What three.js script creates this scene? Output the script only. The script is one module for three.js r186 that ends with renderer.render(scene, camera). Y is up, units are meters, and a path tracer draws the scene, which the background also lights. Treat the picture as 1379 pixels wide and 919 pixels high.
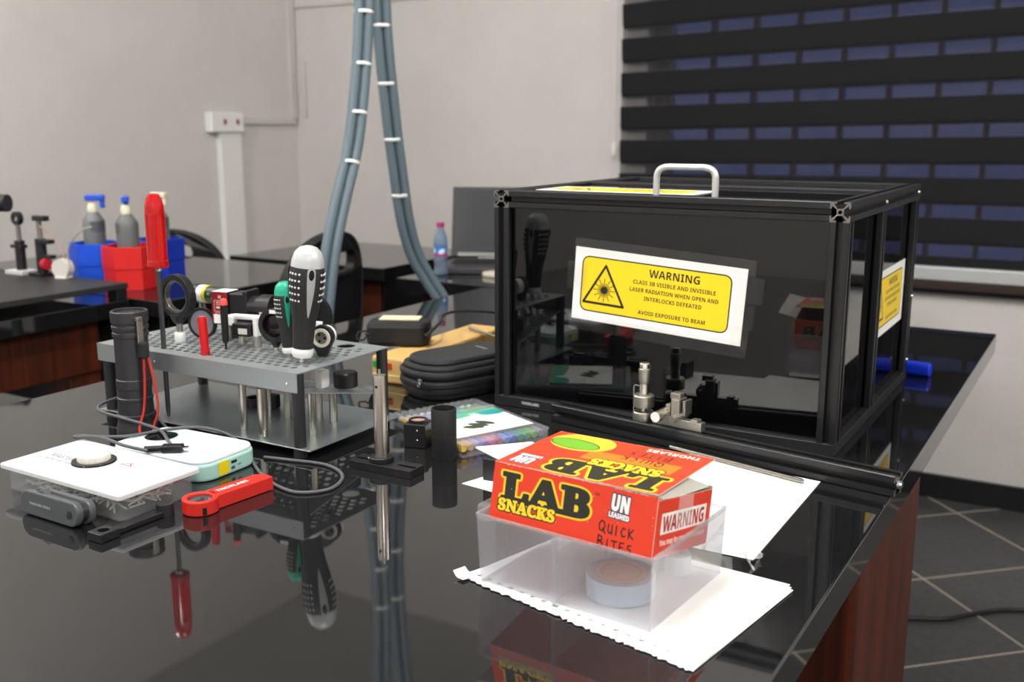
import * as THREE from 'three';
import { RoundedBoxGeometry } from 'three/addons/geometries/RoundedBoxGeometry.js';
import { mergeGeometries, toCreasedNormals } from 'three/addons/utils/BufferGeometryUtils.js';

// ------------------------------------------------------------------ camera, sky, lights, exposure
const scene = new THREE.Scene();
const renderer = new THREE.WebGLRenderer({ antialias: true });
renderer.toneMapping = THREE.LinearToneMapping;
renderer.toneMappingExposure = 2.85;
renderer.shadowMap.enabled = true;
const camera = new THREE.PerspectiveCamera(36.71, 1379 / 919, 0.05, 60);
camera.rotation.order = 'YXZ';
camera.position.set(0, 1.31, 0);
camera.rotation.set(-THREE.MathUtils.degToRad(11.73), THREE.MathUtils.degToRad(30.5), 0);
camera.focus = 1.12;
camera.userData.fStop = 6.5;
scene.background = new THREE.Color().setRGB(0.022, 0.028, 0.066);      // blue evening light outside the window

const CEIL = 2.85;                                                   // ceiling height
const LAMPS = [[-0.7, -0.8, 'over the laser enclosure and snack box'], [-1.5, 1.7, 'nearest the rear wall'], [-2.5, -0.6, 'over the left bench platform'], [1.5, -1.7, 'nearest the window blind'], [1.3, 1.1, 'nearest the right wall']];
const LAMP_POWER = 2.6;

// ------------------------------------------------------------------ helpers
const T = 0.9;                                                       // height of the bench tops
let seed = 7;
const rnd = () => { seed = (seed * 1664525 + 1013904223) >>> 0; return seed / 4294967296; };
const V = (x, y, z) => new THREE.Vector3(x, y, z);
const names = {};
const numbered = (n) => { const k = names[n] = (names[n] ?? -1) + 1; return k ? `${n}_${String(k).padStart(3, '0')}` : n; };

function std(color, roughness = 0.6, metalness = 0, extra = {}) { return new THREE.MeshStandardMaterial({ color, roughness, metalness, ...extra }); }
function phy(color, roughness = 0.6, extra = {}) { return new THREE.MeshPhysicalMaterial({ color, roughness, ...extra }); }

function thing(name, label, category, [x, y, z] = [0, 0, 0], turn = 0, group) {
  const o = new THREE.Group(); o.name = numbered(name); scene.add(o);
  o.position.set(x, y, z); o.rotation.y = turn; o.userData = { label, category };
  if (group) o.userData.group = group;
  return o;
}
function merge(gs) {
  gs = gs.flat(9);
  if (gs.length === 1) return gs[0];
  gs = gs.map((g) => { const n = g.index ? g.toNonIndexed() : g.clone(); for (const k of Object.keys(n.attributes)) if (!['position', 'normal', 'uv'].includes(k)) n.deleteAttribute(k); n.clearGroups(); return n; });
  return mergeGeometries(gs);
}
function part(name, geos, mat, parent, label) {
  const m = new THREE.Mesh(Array.isArray(geos) ? merge(geos) : geos, mat);
  m.name = name; m.castShadow = m.receiveShadow = true;
  if (label) m.userData.label = label;
  parent.add(m); return m;
}
function solo(name, label, category, geos, mat, group) {
  const m = part(numbered(name), geos, mat, scene); m.userData = { label, category };
  if (group) m.userData.group = group; return m;
}
function struct(name, geos, mat, parent = scene) {
  const m = part(name, geos, mat, parent); if (parent === scene) m.userData = { kind: 'structure' }; return m;
}
const mv = (g, x = 0, y = 0, z = 0) => g.translate(x, y, z);
function box(w, h, d, x = 0, y = 0, z = 0, r = 0) { const g = r ? new RoundedBoxGeometry(w, h, d, 2, Math.min(r, w / 2.01, h / 2.01, d / 2.01)) : new THREE.BoxGeometry(w, h, d); return g.translate(x, y, z); }
const span = (x0, x1, y0, y1, z0, z1, r = 0) => box(Math.abs(x1 - x0), Math.abs(y1 - y0), Math.abs(z1 - z0), (x0 + x1) / 2, (y0 + y1) / 2, (z0 + z1) / 2, r);
const cyl = (r0, r1, h, x = 0, y = 0, z = 0, seg = 28) => new THREE.CylinderGeometry(r1, r0, h, seg).translate(x, y + h / 2, z);   // base at y, r0 below, r1 on top
function lathe(pts, seg = 32) { return toCreasedNormals(new THREE.LatheGeometry(pts.map(([r, y]) => new THREE.Vector2(Math.max(r, 1e-5), y)), seg), 0.6); }
function along(g, a, b) {                                            // a geometry built from y=0 upwards is laid from a to b
  const d = b.clone().sub(a); const q = new THREE.Quaternion().setFromUnitVectors(V(0, 1, 0), d.clone().normalize());
  return g.applyQuaternion(q).translate(a.x, a.y, a.z);
}
const rod = (a, b, r, seg = 14, r2 = r) => along(cyl(r, r2, a.distanceTo(b), 0, 0, 0, seg), a, b);
const tube = (pts, r, n = 80, seg = 10, closed = false) => new THREE.TubeGeometry(new THREE.CatmullRomCurve3(pts.map((p) => p.isVector3 ? p : V(...p)), closed, 'centripetal'), n, r, seg, closed);
function extrude(shape, depth, bevel = 0, seg = 2) {
  return new THREE.ExtrudeGeometry(shape, { depth, bevelEnabled: bevel > 0, bevelThickness: bevel, bevelSize: bevel, bevelOffset: -bevel, bevelSegments: seg, curveSegments: 14 });
}
function slab(shape, y0, y1, bevel = 0) { return extrude(shape, y1 - y0 - 2 * bevel, bevel).rotateX(-Math.PI / 2).translate(0, y0 + bevel, 0); }   // shape x,y -> x,-z
function rrect(w, h, r, x = 0, y = 0) {
  const s = new THREE.Shape(), a = x - w / 2, b = y - h / 2;
  s.moveTo(a + r, b); s.lineTo(a + w - r, b); s.absarc(a + w - r, b + r, r, -Math.PI / 2, 0); s.lineTo(a + w, b + h - r); s.absarc(a + w - r, b + h - r, r, 0, Math.PI / 2);
  s.lineTo(a + r, b + h); s.absarc(a + r, b + h - r, r, Math.PI / 2, Math.PI); s.lineTo(a, b + r); s.absarc(a + r, b + r, r, Math.PI, 1.5 * Math.PI); return s;
}
const poly = (pts) => new THREE.Shape(pts.map(([x, y]) => new THREE.Vector2(x, y)));
function circ(r, x = 0, y = 0) { const p = new THREE.Path(); p.absarc(x, y, r, 0, 2 * Math.PI, true); return p; }
function disc(r, x = 0, y = 0) { const p = new THREE.Shape(); p.absarc(x, y, r, 0, 2 * Math.PI); return p; }
function ring(r1, r0, t, bevel = 0.0005) { const s = disc(r1); s.holes.push(circ(r0)); return extrude(s, t - 2 * bevel, bevel).translate(0, 0, bevel); }
function metreUV(g, k = 1) {                                         // uv in metres by the dominant side of each face
  g = g.index ? g.toNonIndexed() : g; const p = g.attributes.position, n = g.attributes.normal, uv = new Float32Array(p.count * 2);
  for (let i = 0; i < p.count; i++) {
    const a = Math.abs(n.getX(i)), b = Math.abs(n.getY(i)), c = Math.abs(n.getZ(i));
    const [u, v] = b >= a && b >= c ? [p.getX(i), p.getZ(i)] : a >= c ? [p.getZ(i), p.getY(i)] : [p.getX(i), p.getY(i)];
    uv[2 * i] = u * k; uv[2 * i + 1] = v * k;
  }
  g.setAttribute('uv', new THREE.BufferAttribute(uv, 2)); return g;
}
// value noise that tiles
function noiseTex(size, fn, srgb) {
  const d = new Uint8Array(size * size * 4);
  for (let y = 0; y < size; y++) for (let x = 0; x < size; x++) { const c = fn(x, y); const i = 4 * (y * size + x); d[i] = c[0]; d[i + 1] = c[1]; d[i + 2] = c[2]; d[i + 3] = 255; }
  const t = new THREE.DataTexture(d, size, size); t.wrapS = t.wrapT = THREE.RepeatWrapping; t.magFilter = THREE.LinearFilter; t.minFilter = THREE.LinearMipmapLinearFilter; t.generateMipmaps = true;
  if (srgb) t.colorSpace = THREE.SRGBColorSpace; t.needsUpdate = true; return t;
}
function tileNoise(cells) {
  const g = Array.from({ length: cells * cells }, rnd);
  return (u, v) => {
    const x = u * cells, y = v * cells, x0 = Math.floor(x), y0 = Math.floor(y), fx = x - x0, fy = y - y0, s = (t) => t * t * (3 - 2 * t);
    const a = (i, j) => g[((j % cells) + cells) % cells * cells + ((i % cells) + cells) % cells];
    const l = a(x0, y0) * (1 - s(fx)) + a(x0 + 1, y0) * s(fx), r = a(x0, y0 + 1) * (1 - s(fx)) + a(x0 + 1, y0 + 1) * s(fx);
    return l * (1 - s(fy)) + r * s(fy);
  };
}
function canvasTex(w, h, draw) {
  const c = document.createElement('canvas'); c.width = w; c.height = h; const x = c.getContext('2d'); draw(x, w, h);
  const t = new THREE.CanvasTexture(c); t.colorSpace = THREE.SRGBColorSpace; t.anisotropy = 8; return t;
}

// ------------------------------------------------------------------ materials
const nA = tileNoise(8), nB = tileNoise(32), nC = tileNoise(96);
const wallBump = noiseTex(512, (x, y) => { const u = x / 512, v = y / 512, k = 255 * (0.35 * nB(u, v) + 0.65 * nC(u, v)); return [k, k, k]; });
wallBump.repeat.set(1.2, 1.2);
const wallMap = noiseTex(256, (x, y) => { const u = x / 256, v = y / 256, k = 0.5 * nA(u, v) + 0.3 * nB(u, v) + 0.2 * rnd(); return [205 + 8 * k, 202 + 8 * k, 199 + 8 * k]; }, true);
wallMap.repeat.set(0.6, 0.6);
const M = {};
M.wall = std('#ffffff', 0.85, 0, { map: wallMap, bumpMap: wallBump, bumpScale: 0.0006 });
M.ceiling = std('#e9e8e4', 0.9);
M.skirting = std('#191a1c', 0.3);
const graniteMap = noiseTex(512, (x, y) => { const u = x / 512, v = y / 512, k = 17 + 8 * nC(u, v) + 4 * nB(u, v) + (rnd() > 0.985 ? 26 * rnd() : 0); return [k, k, k * 1.06]; }, true);
graniteMap.repeat.set(5, 5);
M.granite = phy('#ffffff', 0.035, { map: graniteMap, ior: 1.8 });
const tileMap = noiseTex(256, (x, y) => { const u = x / 256, v = y / 256, k = 54 + 12 * nB(u, v) + 10 * nC(u, v) + 8 * rnd(); return [k, k, k * 1.01]; }, true);
tileMap.repeat.set(2.2, 2.2);
M.tile = std('#ffffff', 0.42, 0, { map: tileMap });
M.grout = std('#c4b8aa', 0.9);
const woodMap = noiseTex(512, (x, y) => { const u = x / 512, v = y / 512, k = 0.55 * nB(u, v * 0.125 + 0.3) + 0.45 * nC(u, v * 0.0625), s = 0.55 + 0.75 * k; return [76 * s, 29 * s, 9 * s]; }, true);
woodMap.repeat.set(3, 1);
M.wood = phy('#ffffff', 0.5, { map: woodMap, ior: 1.4 });
M.blackPanel = std('#0c0b0c', 0.4);
M.anod = std('#17171a', 0.42);                                       // black anodised aluminium
M.anodSoft = std('#232326', 0.55);
M.blackPlastic = std('#141416', 0.42);
M.blackGloss = std('#0d0d10', 0.16);
M.rubber = std('#1b1b1d', 0.8);
M.cut = std('#8f8d88', 0.35, 1);
M.steel = std('#c4bfb6', 0.26, 1);
M.steelDull = std('#a8a49c', 0.42, 1);
M.zinc = std('#a6adaf', 0.48, 0.75);
M.zincBright = std('#a9b4b8', 0.3, 0.85);
M.chrome = std('#d8d8d6', 0.12, 1);
M.handleMetal = std('#d2d3d2', 0.35, 0.6);
M.acrylic = phy('#08080a', 0.025, { ior: 1.64 });
M.white = std('#e8e8e6', 0.5);
M.whiteGloss = std('#eeeeec', 0.25);
M.paper = std('#f4f4f2', 0.85);
M.red = std('#c61219', 0.25);
M.redClear = phy('#e81a1e', 0.08, { transmission: 0.5, thickness: 0.02, ior: 1.5, attenuationColor: new THREE.Color('#f0181c'), attenuationDistance: 0.03 });
M.frost = phy('#f5f6f8', 0.2, { transmission: 0.94, thickness: 0, ior: 1.45 });
M.clear = phy('#f6f8fa', 0.12, { transmission: 0.92, thickness: 0, ior: 1.45 });
M.lid = phy('#f4f5f6', 0.5, { transmission: 0.5, thickness: 0 });
M.tray = phy('#f7f8fa', 0.2, { transmission: 0.915, thickness: 0, ior: 1.45 });
M.glass = phy('#ffffff', 0.02, { transmission: 1, thickness: 0 });
M.conduit = std('#5f7079', 0.55);
M.cable = std('#2a2b2e', 0.6);
M.cableGrey = std('#55565a', 0.6);
M.dark = std('#0a0a0b', 0.9);

// ------------------------------------------------------------------ the room
const RX0 = -3.45, RX1 = 2.7, RZ0 = -3.82, RZ1 = 2.9, TH = 0.2;
const floor = struct('floor', metreUV(span(RX0 - TH, RX1 + TH, -0.15, -0.0015, RZ0 - TH, RZ1 + TH)), M.grout);
{ // diagonal floor tiles, each its own piece
  const s = 0.44, gap = 0.008, a = THREE.MathUtils.degToRad(46), off = [-0.06, 0.13];
  const inside = [[1, 0, -RX0], [-1, 0, RX1], [0, 1, -RZ0], [0, -1, RZ1]];
  const clip = (pts) => { for (const [nx, nz, c] of inside) { const out = []; for (let i = 0; i < pts.length; i++) { const p = pts[i], q = pts[(i + 1) % pts.length], dp = nx * p[0] + nz * p[1] + c, dq = nx * q[0] + nz * q[1] + c; if (dp >= 0) out.push(p); if (dp * dq < 0) { const t = dp / (dp - dq); out.push([p[0] + t * (q[0] - p[0]), p[1] + t * (q[1] - p[1])]); } } pts = out; } return pts; };
  const h = (s - gap) / 2;
  for (let i = -16; i <= 16; i++) for (let j = -16; j <= 16; j++) {
    const cx = i * s + off[0], cy = j * s + off[1];
    const pts = clip([[-h, -h], [h, -h], [h, h], [-h, h]].map(([x, y]) => { const u = cx + x, v = cy + y; return [u * Math.cos(a) - v * Math.sin(a), u * Math.sin(a) + v * Math.cos(a)]; }));
    if (pts.length < 3) continue;
    const area = Math.abs(pts.reduce((t, p, k) => t + p[0] * pts[(k + 1) % pts.length][1] - pts[(k + 1) % pts.length][0] * p[1], 0)) / 2;
    if (area < 0.004) continue;
    part('tile', metreUV(slab(poly(pts.map(([x, z]) => [x, -z])), -0.006, 0, 0.0008)), M.tile, floor);
  }
}
struct('ceiling', metreUV(span(RX0 - TH, RX1 + TH, CEIL, CEIL + 0.15, RZ0 - TH, RZ1 + TH)), M.ceiling);
struct('wall_left', metreUV(span(RX0 - TH, RX0, -0.1, CEIL, RZ0 - TH, RZ1 + TH)), M.wall);
struct('wall_right', metreUV(span(RX1, RX1 + TH, -0.1, CEIL, RZ0 - TH, RZ1 + TH)), M.wall);
struct('wall_rear', metreUV(span(RX0, RX1, -0.1, CEIL, RZ1, RZ1 + TH)), M.wall);
const WX0 = -1.64, WX1 = 0.95, WY0 = 0.80, WY1 = 2.35;               // the window opening in the back wall
struct('wall_back', [
  metreUV(span(RX0, WX0, -0.1, CEIL, RZ0 - TH, RZ0)), metreUV(span(WX1, RX1, -0.1, CEIL, RZ0 - TH, RZ0)),
  metreUV(span(WX0, WX1, -0.1, WY0, RZ0 - TH, RZ0)), metreUV(span(WX0, WX1, WY1, CEIL, RZ0 - TH, RZ0))], M.wall);
struct('baseboard_back', span(RX0, RX1, 0, 0.088, RZ0, RZ0 + 0.014, 0.003), M.skirting);
struct('baseboard_left', span(RX0, RX0 + 0.014, 0, 0.088, RZ0 + 0.015, RZ1, 0.003), M.skirting);
struct('baseboard_right', span(RX1 - 0.014, RX1, 0, 0.088, RZ0 + 0.015, RZ1, 0.003), M.skirting);
{ // window: frame, bars, panes
  const frame = std('#c9c6c0', 0.5), bar = std('#9a8577', 0.6);
  const z = RZ0 - 0.12;
  const w = struct('window_1', [span(WX0, WX0 + 0.06, WY0, WY1, z - 0.03, z + 0.03), span(WX1 - 0.06, WX1, WY0, WY1, z - 0.03, z + 0.03), span(WX0 + 0.06, WX1 - 0.06, WY0, WY0 + 0.05, z - 0.03, z + 0.03), span(WX0 + 0.06, WX1 - 0.06, WY1 - 0.05, WY1, z - 0.03, z + 0.03)], frame);
  const n = 15, step = (WX1 - WX0 - 0.12) / n;
  for (let i = 0; i < n; i++) {
    const x = WX0 + 0.06 + i * step;
    if (i) part('window_bar', span(x - 0.008, x + 0.008, WY0 + 0.05, WY1 - 0.05, z - 0.02, z + 0.02), bar, w);
    part('window_pane', span(x + (i ? 0.008 : 0), x + step - (i < n - 1 ? 0.008 : 0), WY0 + 0.05, WY1 - 0.05, z - 0.002, z + 0.002), M.glass, w);
  }
  struct('trim_1', span(WX0 - 0.06, WX1 + 0.06, 0.762, 0.79, RZ0 - 0.05, RZ0 + 0.05, 0.003), std('#2c1c17', 0.5)).userData.label = 'dark brown window ledge below the blind';
}
{ // zebra roller blind
  const b = thing('roller_blind', 'wide zebra roller blind of dark and sheer bands over window', 'blind', [0, 0, RZ0 + 0.035], 0);
  const X0 = -1.735, X1 = 1.0, dark = std('#101014', 0.9), sheer = phy('#2f2f36', 1, { transparent: true, opacity: 0.35, side: THREE.DoubleSide });
  const per = 0.1305;
  for (let k = -4; k < 8; k++) {
    const top = 1.261 + k * 0.1285, bot = top - 0.078, a = Math.max(0, 0.014 + 0.0055 * k), y1 = top - 0.1285;
    const hang = (g) => g.translate(-X0, -top, 0).rotateZ(a).translate(X0, top, 0);
    part('dark_band', hang(span(X0, X1, Math.max(bot - 0.004, 0.84), top, -0.001, 0.001)), dark, b);
    if (bot < 0.87) continue;
    part('sheer_band', hang(span(X0, X1, y1 - 0.02, bot, -0.0036, -0.0024)), sheer, b);
    part('rear_band', hang(span(X0, X1, bot - 0.014, bot + 0.04, -0.012, -0.011)), std('#2c2b2e', 0.9), b);
  }
  part('bottom_rail', span(X0, X1, 0.792, 0.842, -0.012, 0.012, 0.006), std('#c9cbcc', 0.35, 0.3), b);
  part('headrail', span(X0, X1, 2.32, 2.4, -0.03, 0.04, 0.01), M.white, b);
  part('chain', tube([[X0 - 0.02, 2.34, 0.01], [X0 - 0.022, 1.6, 0.012], [X0 - 0.02, 1.24, 0.012]], 0.002, 30, 6), M.white, b);
  part('chain_weight', lathe([[0, 0], [0.008, 0.004], [0.009, 0.04], [0.004, 0.055], [0, 0.056]], 16).translate(X0 - 0.02, 1.2, 0.012), M.white, b);
}
// ceiling lights: opal domes
for (const [x, z, where] of LAMPS) {
  const o = thing('ceiling_light', 'round opal dome ceiling light ' + where, 'light', [x, CEIL, z], 0, 'dome ceiling lights');
  part('mounting_ring', lathe([[0, -0.03], [0.17, -0.03], [0.2, -0.022], [0.205, 0], [0, 0]], 40), M.white, o);
  part('opal_dome', new THREE.SphereGeometry(0.19, 32, 16, 0, 6.2832, Math.PI / 2, Math.PI / 2).scale(1, 0.62, 1).translate(0, -0.03, 0), std('#f6f4f0', 0.4, 0, { emissive: '#fffaf2', emissiveIntensity: 0.9 }), o);
  const l = new THREE.PointLight('#fffcf8', LAMP_POWER, 0, 2); l.name = 'lamp_light'; l.position.set(0, -0.1, 0); l.castShadow = true; l.shadow.radius = 8; o.add(l);
}
// trunking and socket on the left wall
{
  const s = thing('wall_socket', 'white double socket box with two red marks on left wall', 'socket', [RX0, 1.29, -3.335]);
  part('plate', box(0.045, 0.085, 0.19, 0.0225, 0.0425, 0, 0.006), M.white, s);
  for (const z of [-0.02, 0.055]) part('rocker_switch', box(0.006, 0.022, 0.014, 0.047, 0.045, -z, 0.002), std('#8a2a20', 0.5), s);
  solo('cable_trunking', 'white vertical cable trunking running down below the wall socket', 'trunking', span(RX0, RX0 + 0.03, 0.05, 1.29, -3.425, -3.3, 0.004), M.white);
  solo('cable_trunking', 'slim horizontal cable trunking from the wall socket to the corner', 'trunking', span(RX0, RX0 + 0.02, 1.325, 1.352, -3.8, -3.432, 0.003), M.wall);
  solo('cable_trunking', 'slim vertical trunking up the room corner above horizontal trunking', 'trunking', span(RX0, RX0 + 0.02, 1.353, CEIL, -3.815, -3.77, 0.003), M.wall);
  solo('cable_trunking', 'slim vertical trunking strip on the back wall beside corner', 'trunking', span(RX0 + 0.06, RX0 + 0.075, 1.36, 1.62, RZ0, RZ0 + 0.012, 0.003), M.wall);
  solo('cable_trunking', 'slim horizontal trunking strip high on the back wall near corner', 'trunking', span(RX0 + 0.02, -1.9, 1.855, 1.87, RZ0, RZ0 + 0.012, 0.003), M.wall);
}

// ------------------------------------------------------------------ benches
function bench(name, label, x0, x1, z0, z1, legs, apron = 0.13, front = M.wood) {    // granite top, wooden apron and slab legs
  const o = thing(name, label, 'table', [(x0 + x1) / 2, 0, (z0 + z1) / 2]); const w = Math.abs(x1 - x0), d = Math.abs(z1 - z0);
  part('tabletop', metreUV(box(w, 0.04, d, 0, T - 0.02, 0, 0.0025)), M.granite, o);
  const ax = w / 2 - 0.06, az = d / 2 - 0.06, y = T - 0.04 - apron / 2;
  if (apron) for (const [bw, bd, bx, bz] of [[0.03, 2 * az, ax, 0], [0.03, 2 * az, -ax, 0], [2 * ax - 0.03, 0.03, 0, az - 0.015], [2 * ax - 0.03, 0.03, 0, -az + 0.015]]) part('apron', metreUV(box(bw, apron, bd, bx, y, bz, 0.002)), front, o);
  for (const [lx, lz, lw, ld] of legs) part('leg', metreUV(box(lw, T - 0.04, ld, lx, (T - 0.04) / 2, lz, 0.004)), M.wood, o);
  return o;
}
const mainBench = bench('lab_bench', 'long black polished granite bench carrying the laser enclosure and snack box', -1.42, -0.191, -2.262, 0.25, [], 0);
{
  const cx = (-1.42 - 0.191) / 2, cz = (-2.262 + 0.25) / 2;
  for (const [x0, x1, z0, z1] of [[-0.40, -0.232, -1.69, -1.24], [-1.375, -1.19, -1.69, -1.24], [-0.42, -0.235, -0.42, 0.1], [-1.375, -1.19, -0.42, 0.1]])
    part('leg', metreUV(span(x0 - cx, x1 - cx, 0, T - 0.04, z0 - cz, z1 - cz, 0.012)), M.wood, mainBench);
  for (const x of [-0.33, -1.28]) part('rail', metreUV(span(x - 0.05 - cx, x + 0.05 - cx, 0.36, 0.50, -1.24 - cz, -0.42 - cz, 0.008)), M.wood, mainBench);
}
const L = (x0, x1, z0, z1, i = 0.1) => { const w = (x1 - x0) / 2 - i, d = (z1 - z0) / 2 - i; return [[w, d, 0.09, 0.09], [-w, d, 0.09, 0.09], [w, -d, 0.09, 0.09], [-w, -d, 0.09, 0.09]]; };
bench('lab_bench', 'black granite bench with red wood apron carrying the raised black platform', -3.0, -2.06, -1.66, 0.4, L(-3.0, -2.06, -1.66, 0.4));
bench('lab_bench', 'dark granite bench under the blue and red bins', -3.0, -1.965, -2.34, -1.67, [[-0.43, -0.25, 0.09, 0.09], [-0.43, 0.25, 0.09, 0.09], [0.14, -0.25, 0.09, 0.09], [0.14, 0.25, 0.09, 0.09]], 0.3, M.blackPanel);
bench('lab_bench', 'small dark granite bench behind the black chair', -2.5, -1.87, -2.95, -2.42, L(-2.5, -1.87, -2.95, -2.42), 0.6, M.blackPanel);
bench('lab_bench', 'dark granite bench under the laptop and water bottle', -1.72, -0.62, -3.2, -2.285, L(-1.72, -0.62, -3.2, -2.285), 0.6, M.blackPanel);

// ------------------------------------------------------------------ laser enclosure
function railShape(s = 0.025) {                                      // T-slot profile
  const h = s / 2, o = 0.0043, w = 0.0078, l = 0.0022, d = 0.0082, c = 0.0012, q = [];
  const side = [[-h + c, -h], [-o, -h], [-o, -h + l], [-w, -h + l], [-w + 0.0045, -h + d], [w - 0.0045, -h + d], [w, -h + l], [o, -h + l], [o, -h], [h - c, -h]];
  for (let k = 0; k < 4; k++) { const a = k * Math.PI / 2; for (const [x, y] of side) q.push([x * Math.cos(a) - y * Math.sin(a), x * Math.sin(a) + y * Math.cos(a)]); }
  const sh = poly(q); sh.holes.push(circ(0.0025)); return sh;
}
const railMats = [M.cut, M.anod];
function rail(axis, len) {                                           // centred, runs along axis
  const g = new THREE.ExtrudeGeometry(railShape(), { depth: len, bevelEnabled: false, curveSegments: 4 }).translate(0, 0, -len / 2);
  if (axis === 'x') g.rotateY(Math.PI / 2); if (axis === 'y') g.rotateX(Math.PI / 2); return g;
}
const EX0 = -0.787, EX1 = -0.281, EZ0 = -1.775, EZ1 = -1.284, EY = 1.2215, BASE = 0.0155;
const signTex = canvasTex(1250, 515, (c, w, h) => {
  c.fillStyle = '#f3f3f1'; c.fillRect(0, 0, w, h);
  const x0 = 62, y0 = 60, x1 = 1150, y1 = 445, r = 58;
  c.beginPath(); c.moveTo(x0 + r, y0); c.lineTo(x1 - r, y0); c.quadraticCurveTo(x1, y0, x1, y0 + r); c.lineTo(x1, y1 - r); c.quadraticCurveTo(x1, y1, x1 - r, y1); c.lineTo(x0 + r, y1); c.quadraticCurveTo(x0, y1, x0, y1 - r); c.lineTo(x0, y0 + r); c.quadraticCurveTo(x0, y0, x0 + r, y0); c.closePath();
  c.fillStyle = '#f5d21a'; c.fill(); c.lineWidth = 9; c.strokeStyle = '#15150f'; c.stroke();
  c.lineJoin = 'round'; c.lineWidth = 17; c.beginPath(); c.moveTo(242, 112); c.lineTo(392, 384); c.lineTo(84, 384); c.closePath(); c.stroke();
  c.lineWidth = 5; for (let i = 0; i < 24; i++) { const a = i * Math.PI / 12, R = i % 2 ? 52 : 84; c.beginPath(); c.moveTo(240, 285); c.lineTo(240 + R * Math.cos(a), 285 + R * Math.sin(a)); c.stroke(); }
  c.fillStyle = '#15150f'; c.beginPath(); c.arc(240, 285, 25, 0, 7); c.fill();
  c.textAlign = 'center'; c.textBaseline = 'middle';
  c.font = 'bold 76px sans-serif'; c.fillText('WARNING', 752, 120);
  c.font = '600 40px sans-serif'; c.fillText('CLASS 3B VISIBLE AND INVISIBLE', 752, 190, 600); c.fillText('LASER RADIATION WHEN OPEN AND', 752, 244, 645); c.fillText('INTERLOCKS DEFEATED', 752, 298, 420); c.fillText('AVOID EXPOSURE TO BEAM', 752, 398, 490);
});
const signMat = std('#ffffff', 0.45, 0, { map: signTex });
{
  const e = thing('laser_enclosure', 'large black laser safety enclosure of slotted rails and glossy panels', 'enclosure', [(EX0 + EX1) / 2, T, (EZ0 + EZ1) / 2]);
  const hw = (EX1 - EX0) / 2, hd = (EZ1 - EZ0) / 2, H = EY - T;
  const baseBoard = part('base_board', box(2 * hw, BASE, 2 * hd, 0, BASE / 2, 0, 0.0012), std('#1a1a1c', 0.5), e);
  { const gs = []; for (let i = 0; i < 19; i++) { gs.push(cyl(0.0032, 0.0032, 0.0006, hw - 0.008, BASE - 0.0003, -hd + 0.02 + i * 0.025, 12)); } part('mounting_holes', gs, M.dark, baseBoard); }
  const yTop = H - 0.0125, postLen = H - 0.025 - BASE, yMid = BASE + postLen / 2;
  for (const sx of [-1, 1]) {
    for (const sz of [-1, 1]) part('post', rail('y', postLen).translate(sx * (hw - 0.0125), yMid, sz * (hd - 0.0125)), railMats, e);
    part('top_rail', rail('z', 2 * hd).translate(sx * (hw - 0.0125), yTop, 0), railMats, e);
  }
  for (const sz of [-1, 1]) part('top_rail', rail('x', 2 * hw - 0.05).translate(0, yTop, sz * (hd - 0.0125)), railMats, e);
  part('post', rail('y', postLen).translate(hw - 0.0125, yMid, hd - 0.215), railMats, e);
  part('top_rail', rail('x', 2 * hw - 0.05).translate(0, yTop, -0.06), railMats, e);
  part('top_rail', rail('x', 2 * hw - 0.05).translate(0, yTop, -0.035), railMats, e);
  const py0 = BASE, py1 = H - 0.018;
  part('front_panel', span(-hw + 0.02, hw - 0.02, py0, py1, hd - 0.0145, hd - 0.0105), M.acrylic, e);
  part('back_panel', span(-hw + 0.02, hw - 0.02, py0, py1, -hd + 0.0105, -hd + 0.0145), M.acrylic, e);
  part('side_panel', span(hw - 0.0145, hw - 0.0105, py0, py1, -hd + 0.02, hd - 0.02), M.acrylic, e);
  part('side_panel', span(-hw + 0.0105, -hw + 0.0145, py0, py1, -hd + 0.02, hd - 0.02), M.acrylic, e);
  part('top_panel', span(-hw + 0.02, hw - 0.02, H - 0.0075, H - 0.0035, -hd + 0.02, hd - 0.02), M.acrylic, e);
  // lift handle
  const hx0 = -0.005, hx1 = 0.077, hz = hd - 0.0125, r = 0.012;
  part('lift_handle', [tube([[hx0, H - 0.001, hz], [hx0, H + 0.02, hz], [hx0 + 0.0005, H + 0.027, hz], [hx0 + 0.004, H + 0.0335, hz], [hx0 + r, H + 0.037, hz], [hx0 + 0.03, H + 0.0375, hz], [hx1 - 0.03, H + 0.0375, hz], [hx1 - r, H + 0.037, hz], [hx1 - 0.004, H + 0.0335, hz], [hx1 - 0.0005, H + 0.027, hz], [hx1, H + 0.02, hz], [hx1, H - 0.001, hz]], 0.0045, 90, 14)], M.handleMetal, e, 'silver round bar lift handle');
  // maker's lettering on the base edge
  const lt = canvasTex(512, 96, (c, w, h) => { c.fillStyle = '#1a1a1c'; c.fillRect(0, 0, w, h); c.fillStyle = '#d8d8d8'; c.textAlign = 'center'; c.textBaseline = 'middle'; c.font = 'bold 84px sans-serif'; c.fillText('THORLABS', w / 2, h / 2 + 4, 490); });
  part('lettering', new THREE.PlaneGeometry(0.036, 0.0068).translate(-hw + 0.062, 0.0085, hd + 0.0003), std('#ffffff', 0.5, 0, { map: lt }), e);
  for (const [y, z] of [[yTop, hd - 0.215], [yTop, -hd + 0.02], [0.14, -hd + 0.012], [0.034, -hd + 0.012]]) part('screw', lathe([[0, 0.003], [0.002, 0.0028], [0.0032, 0.0012], [0.0034, 0]], 14).rotateZ(-Math.PI / 2).translate(hw, y, z), M.chrome, e);

  const cx = (EX0 + EX1) / 2, cz = (EZ0 + EZ1) / 2;
  const sheet = (w, h, t = 0.0006) => new THREE.BoxGeometry(w, h, t);
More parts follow.
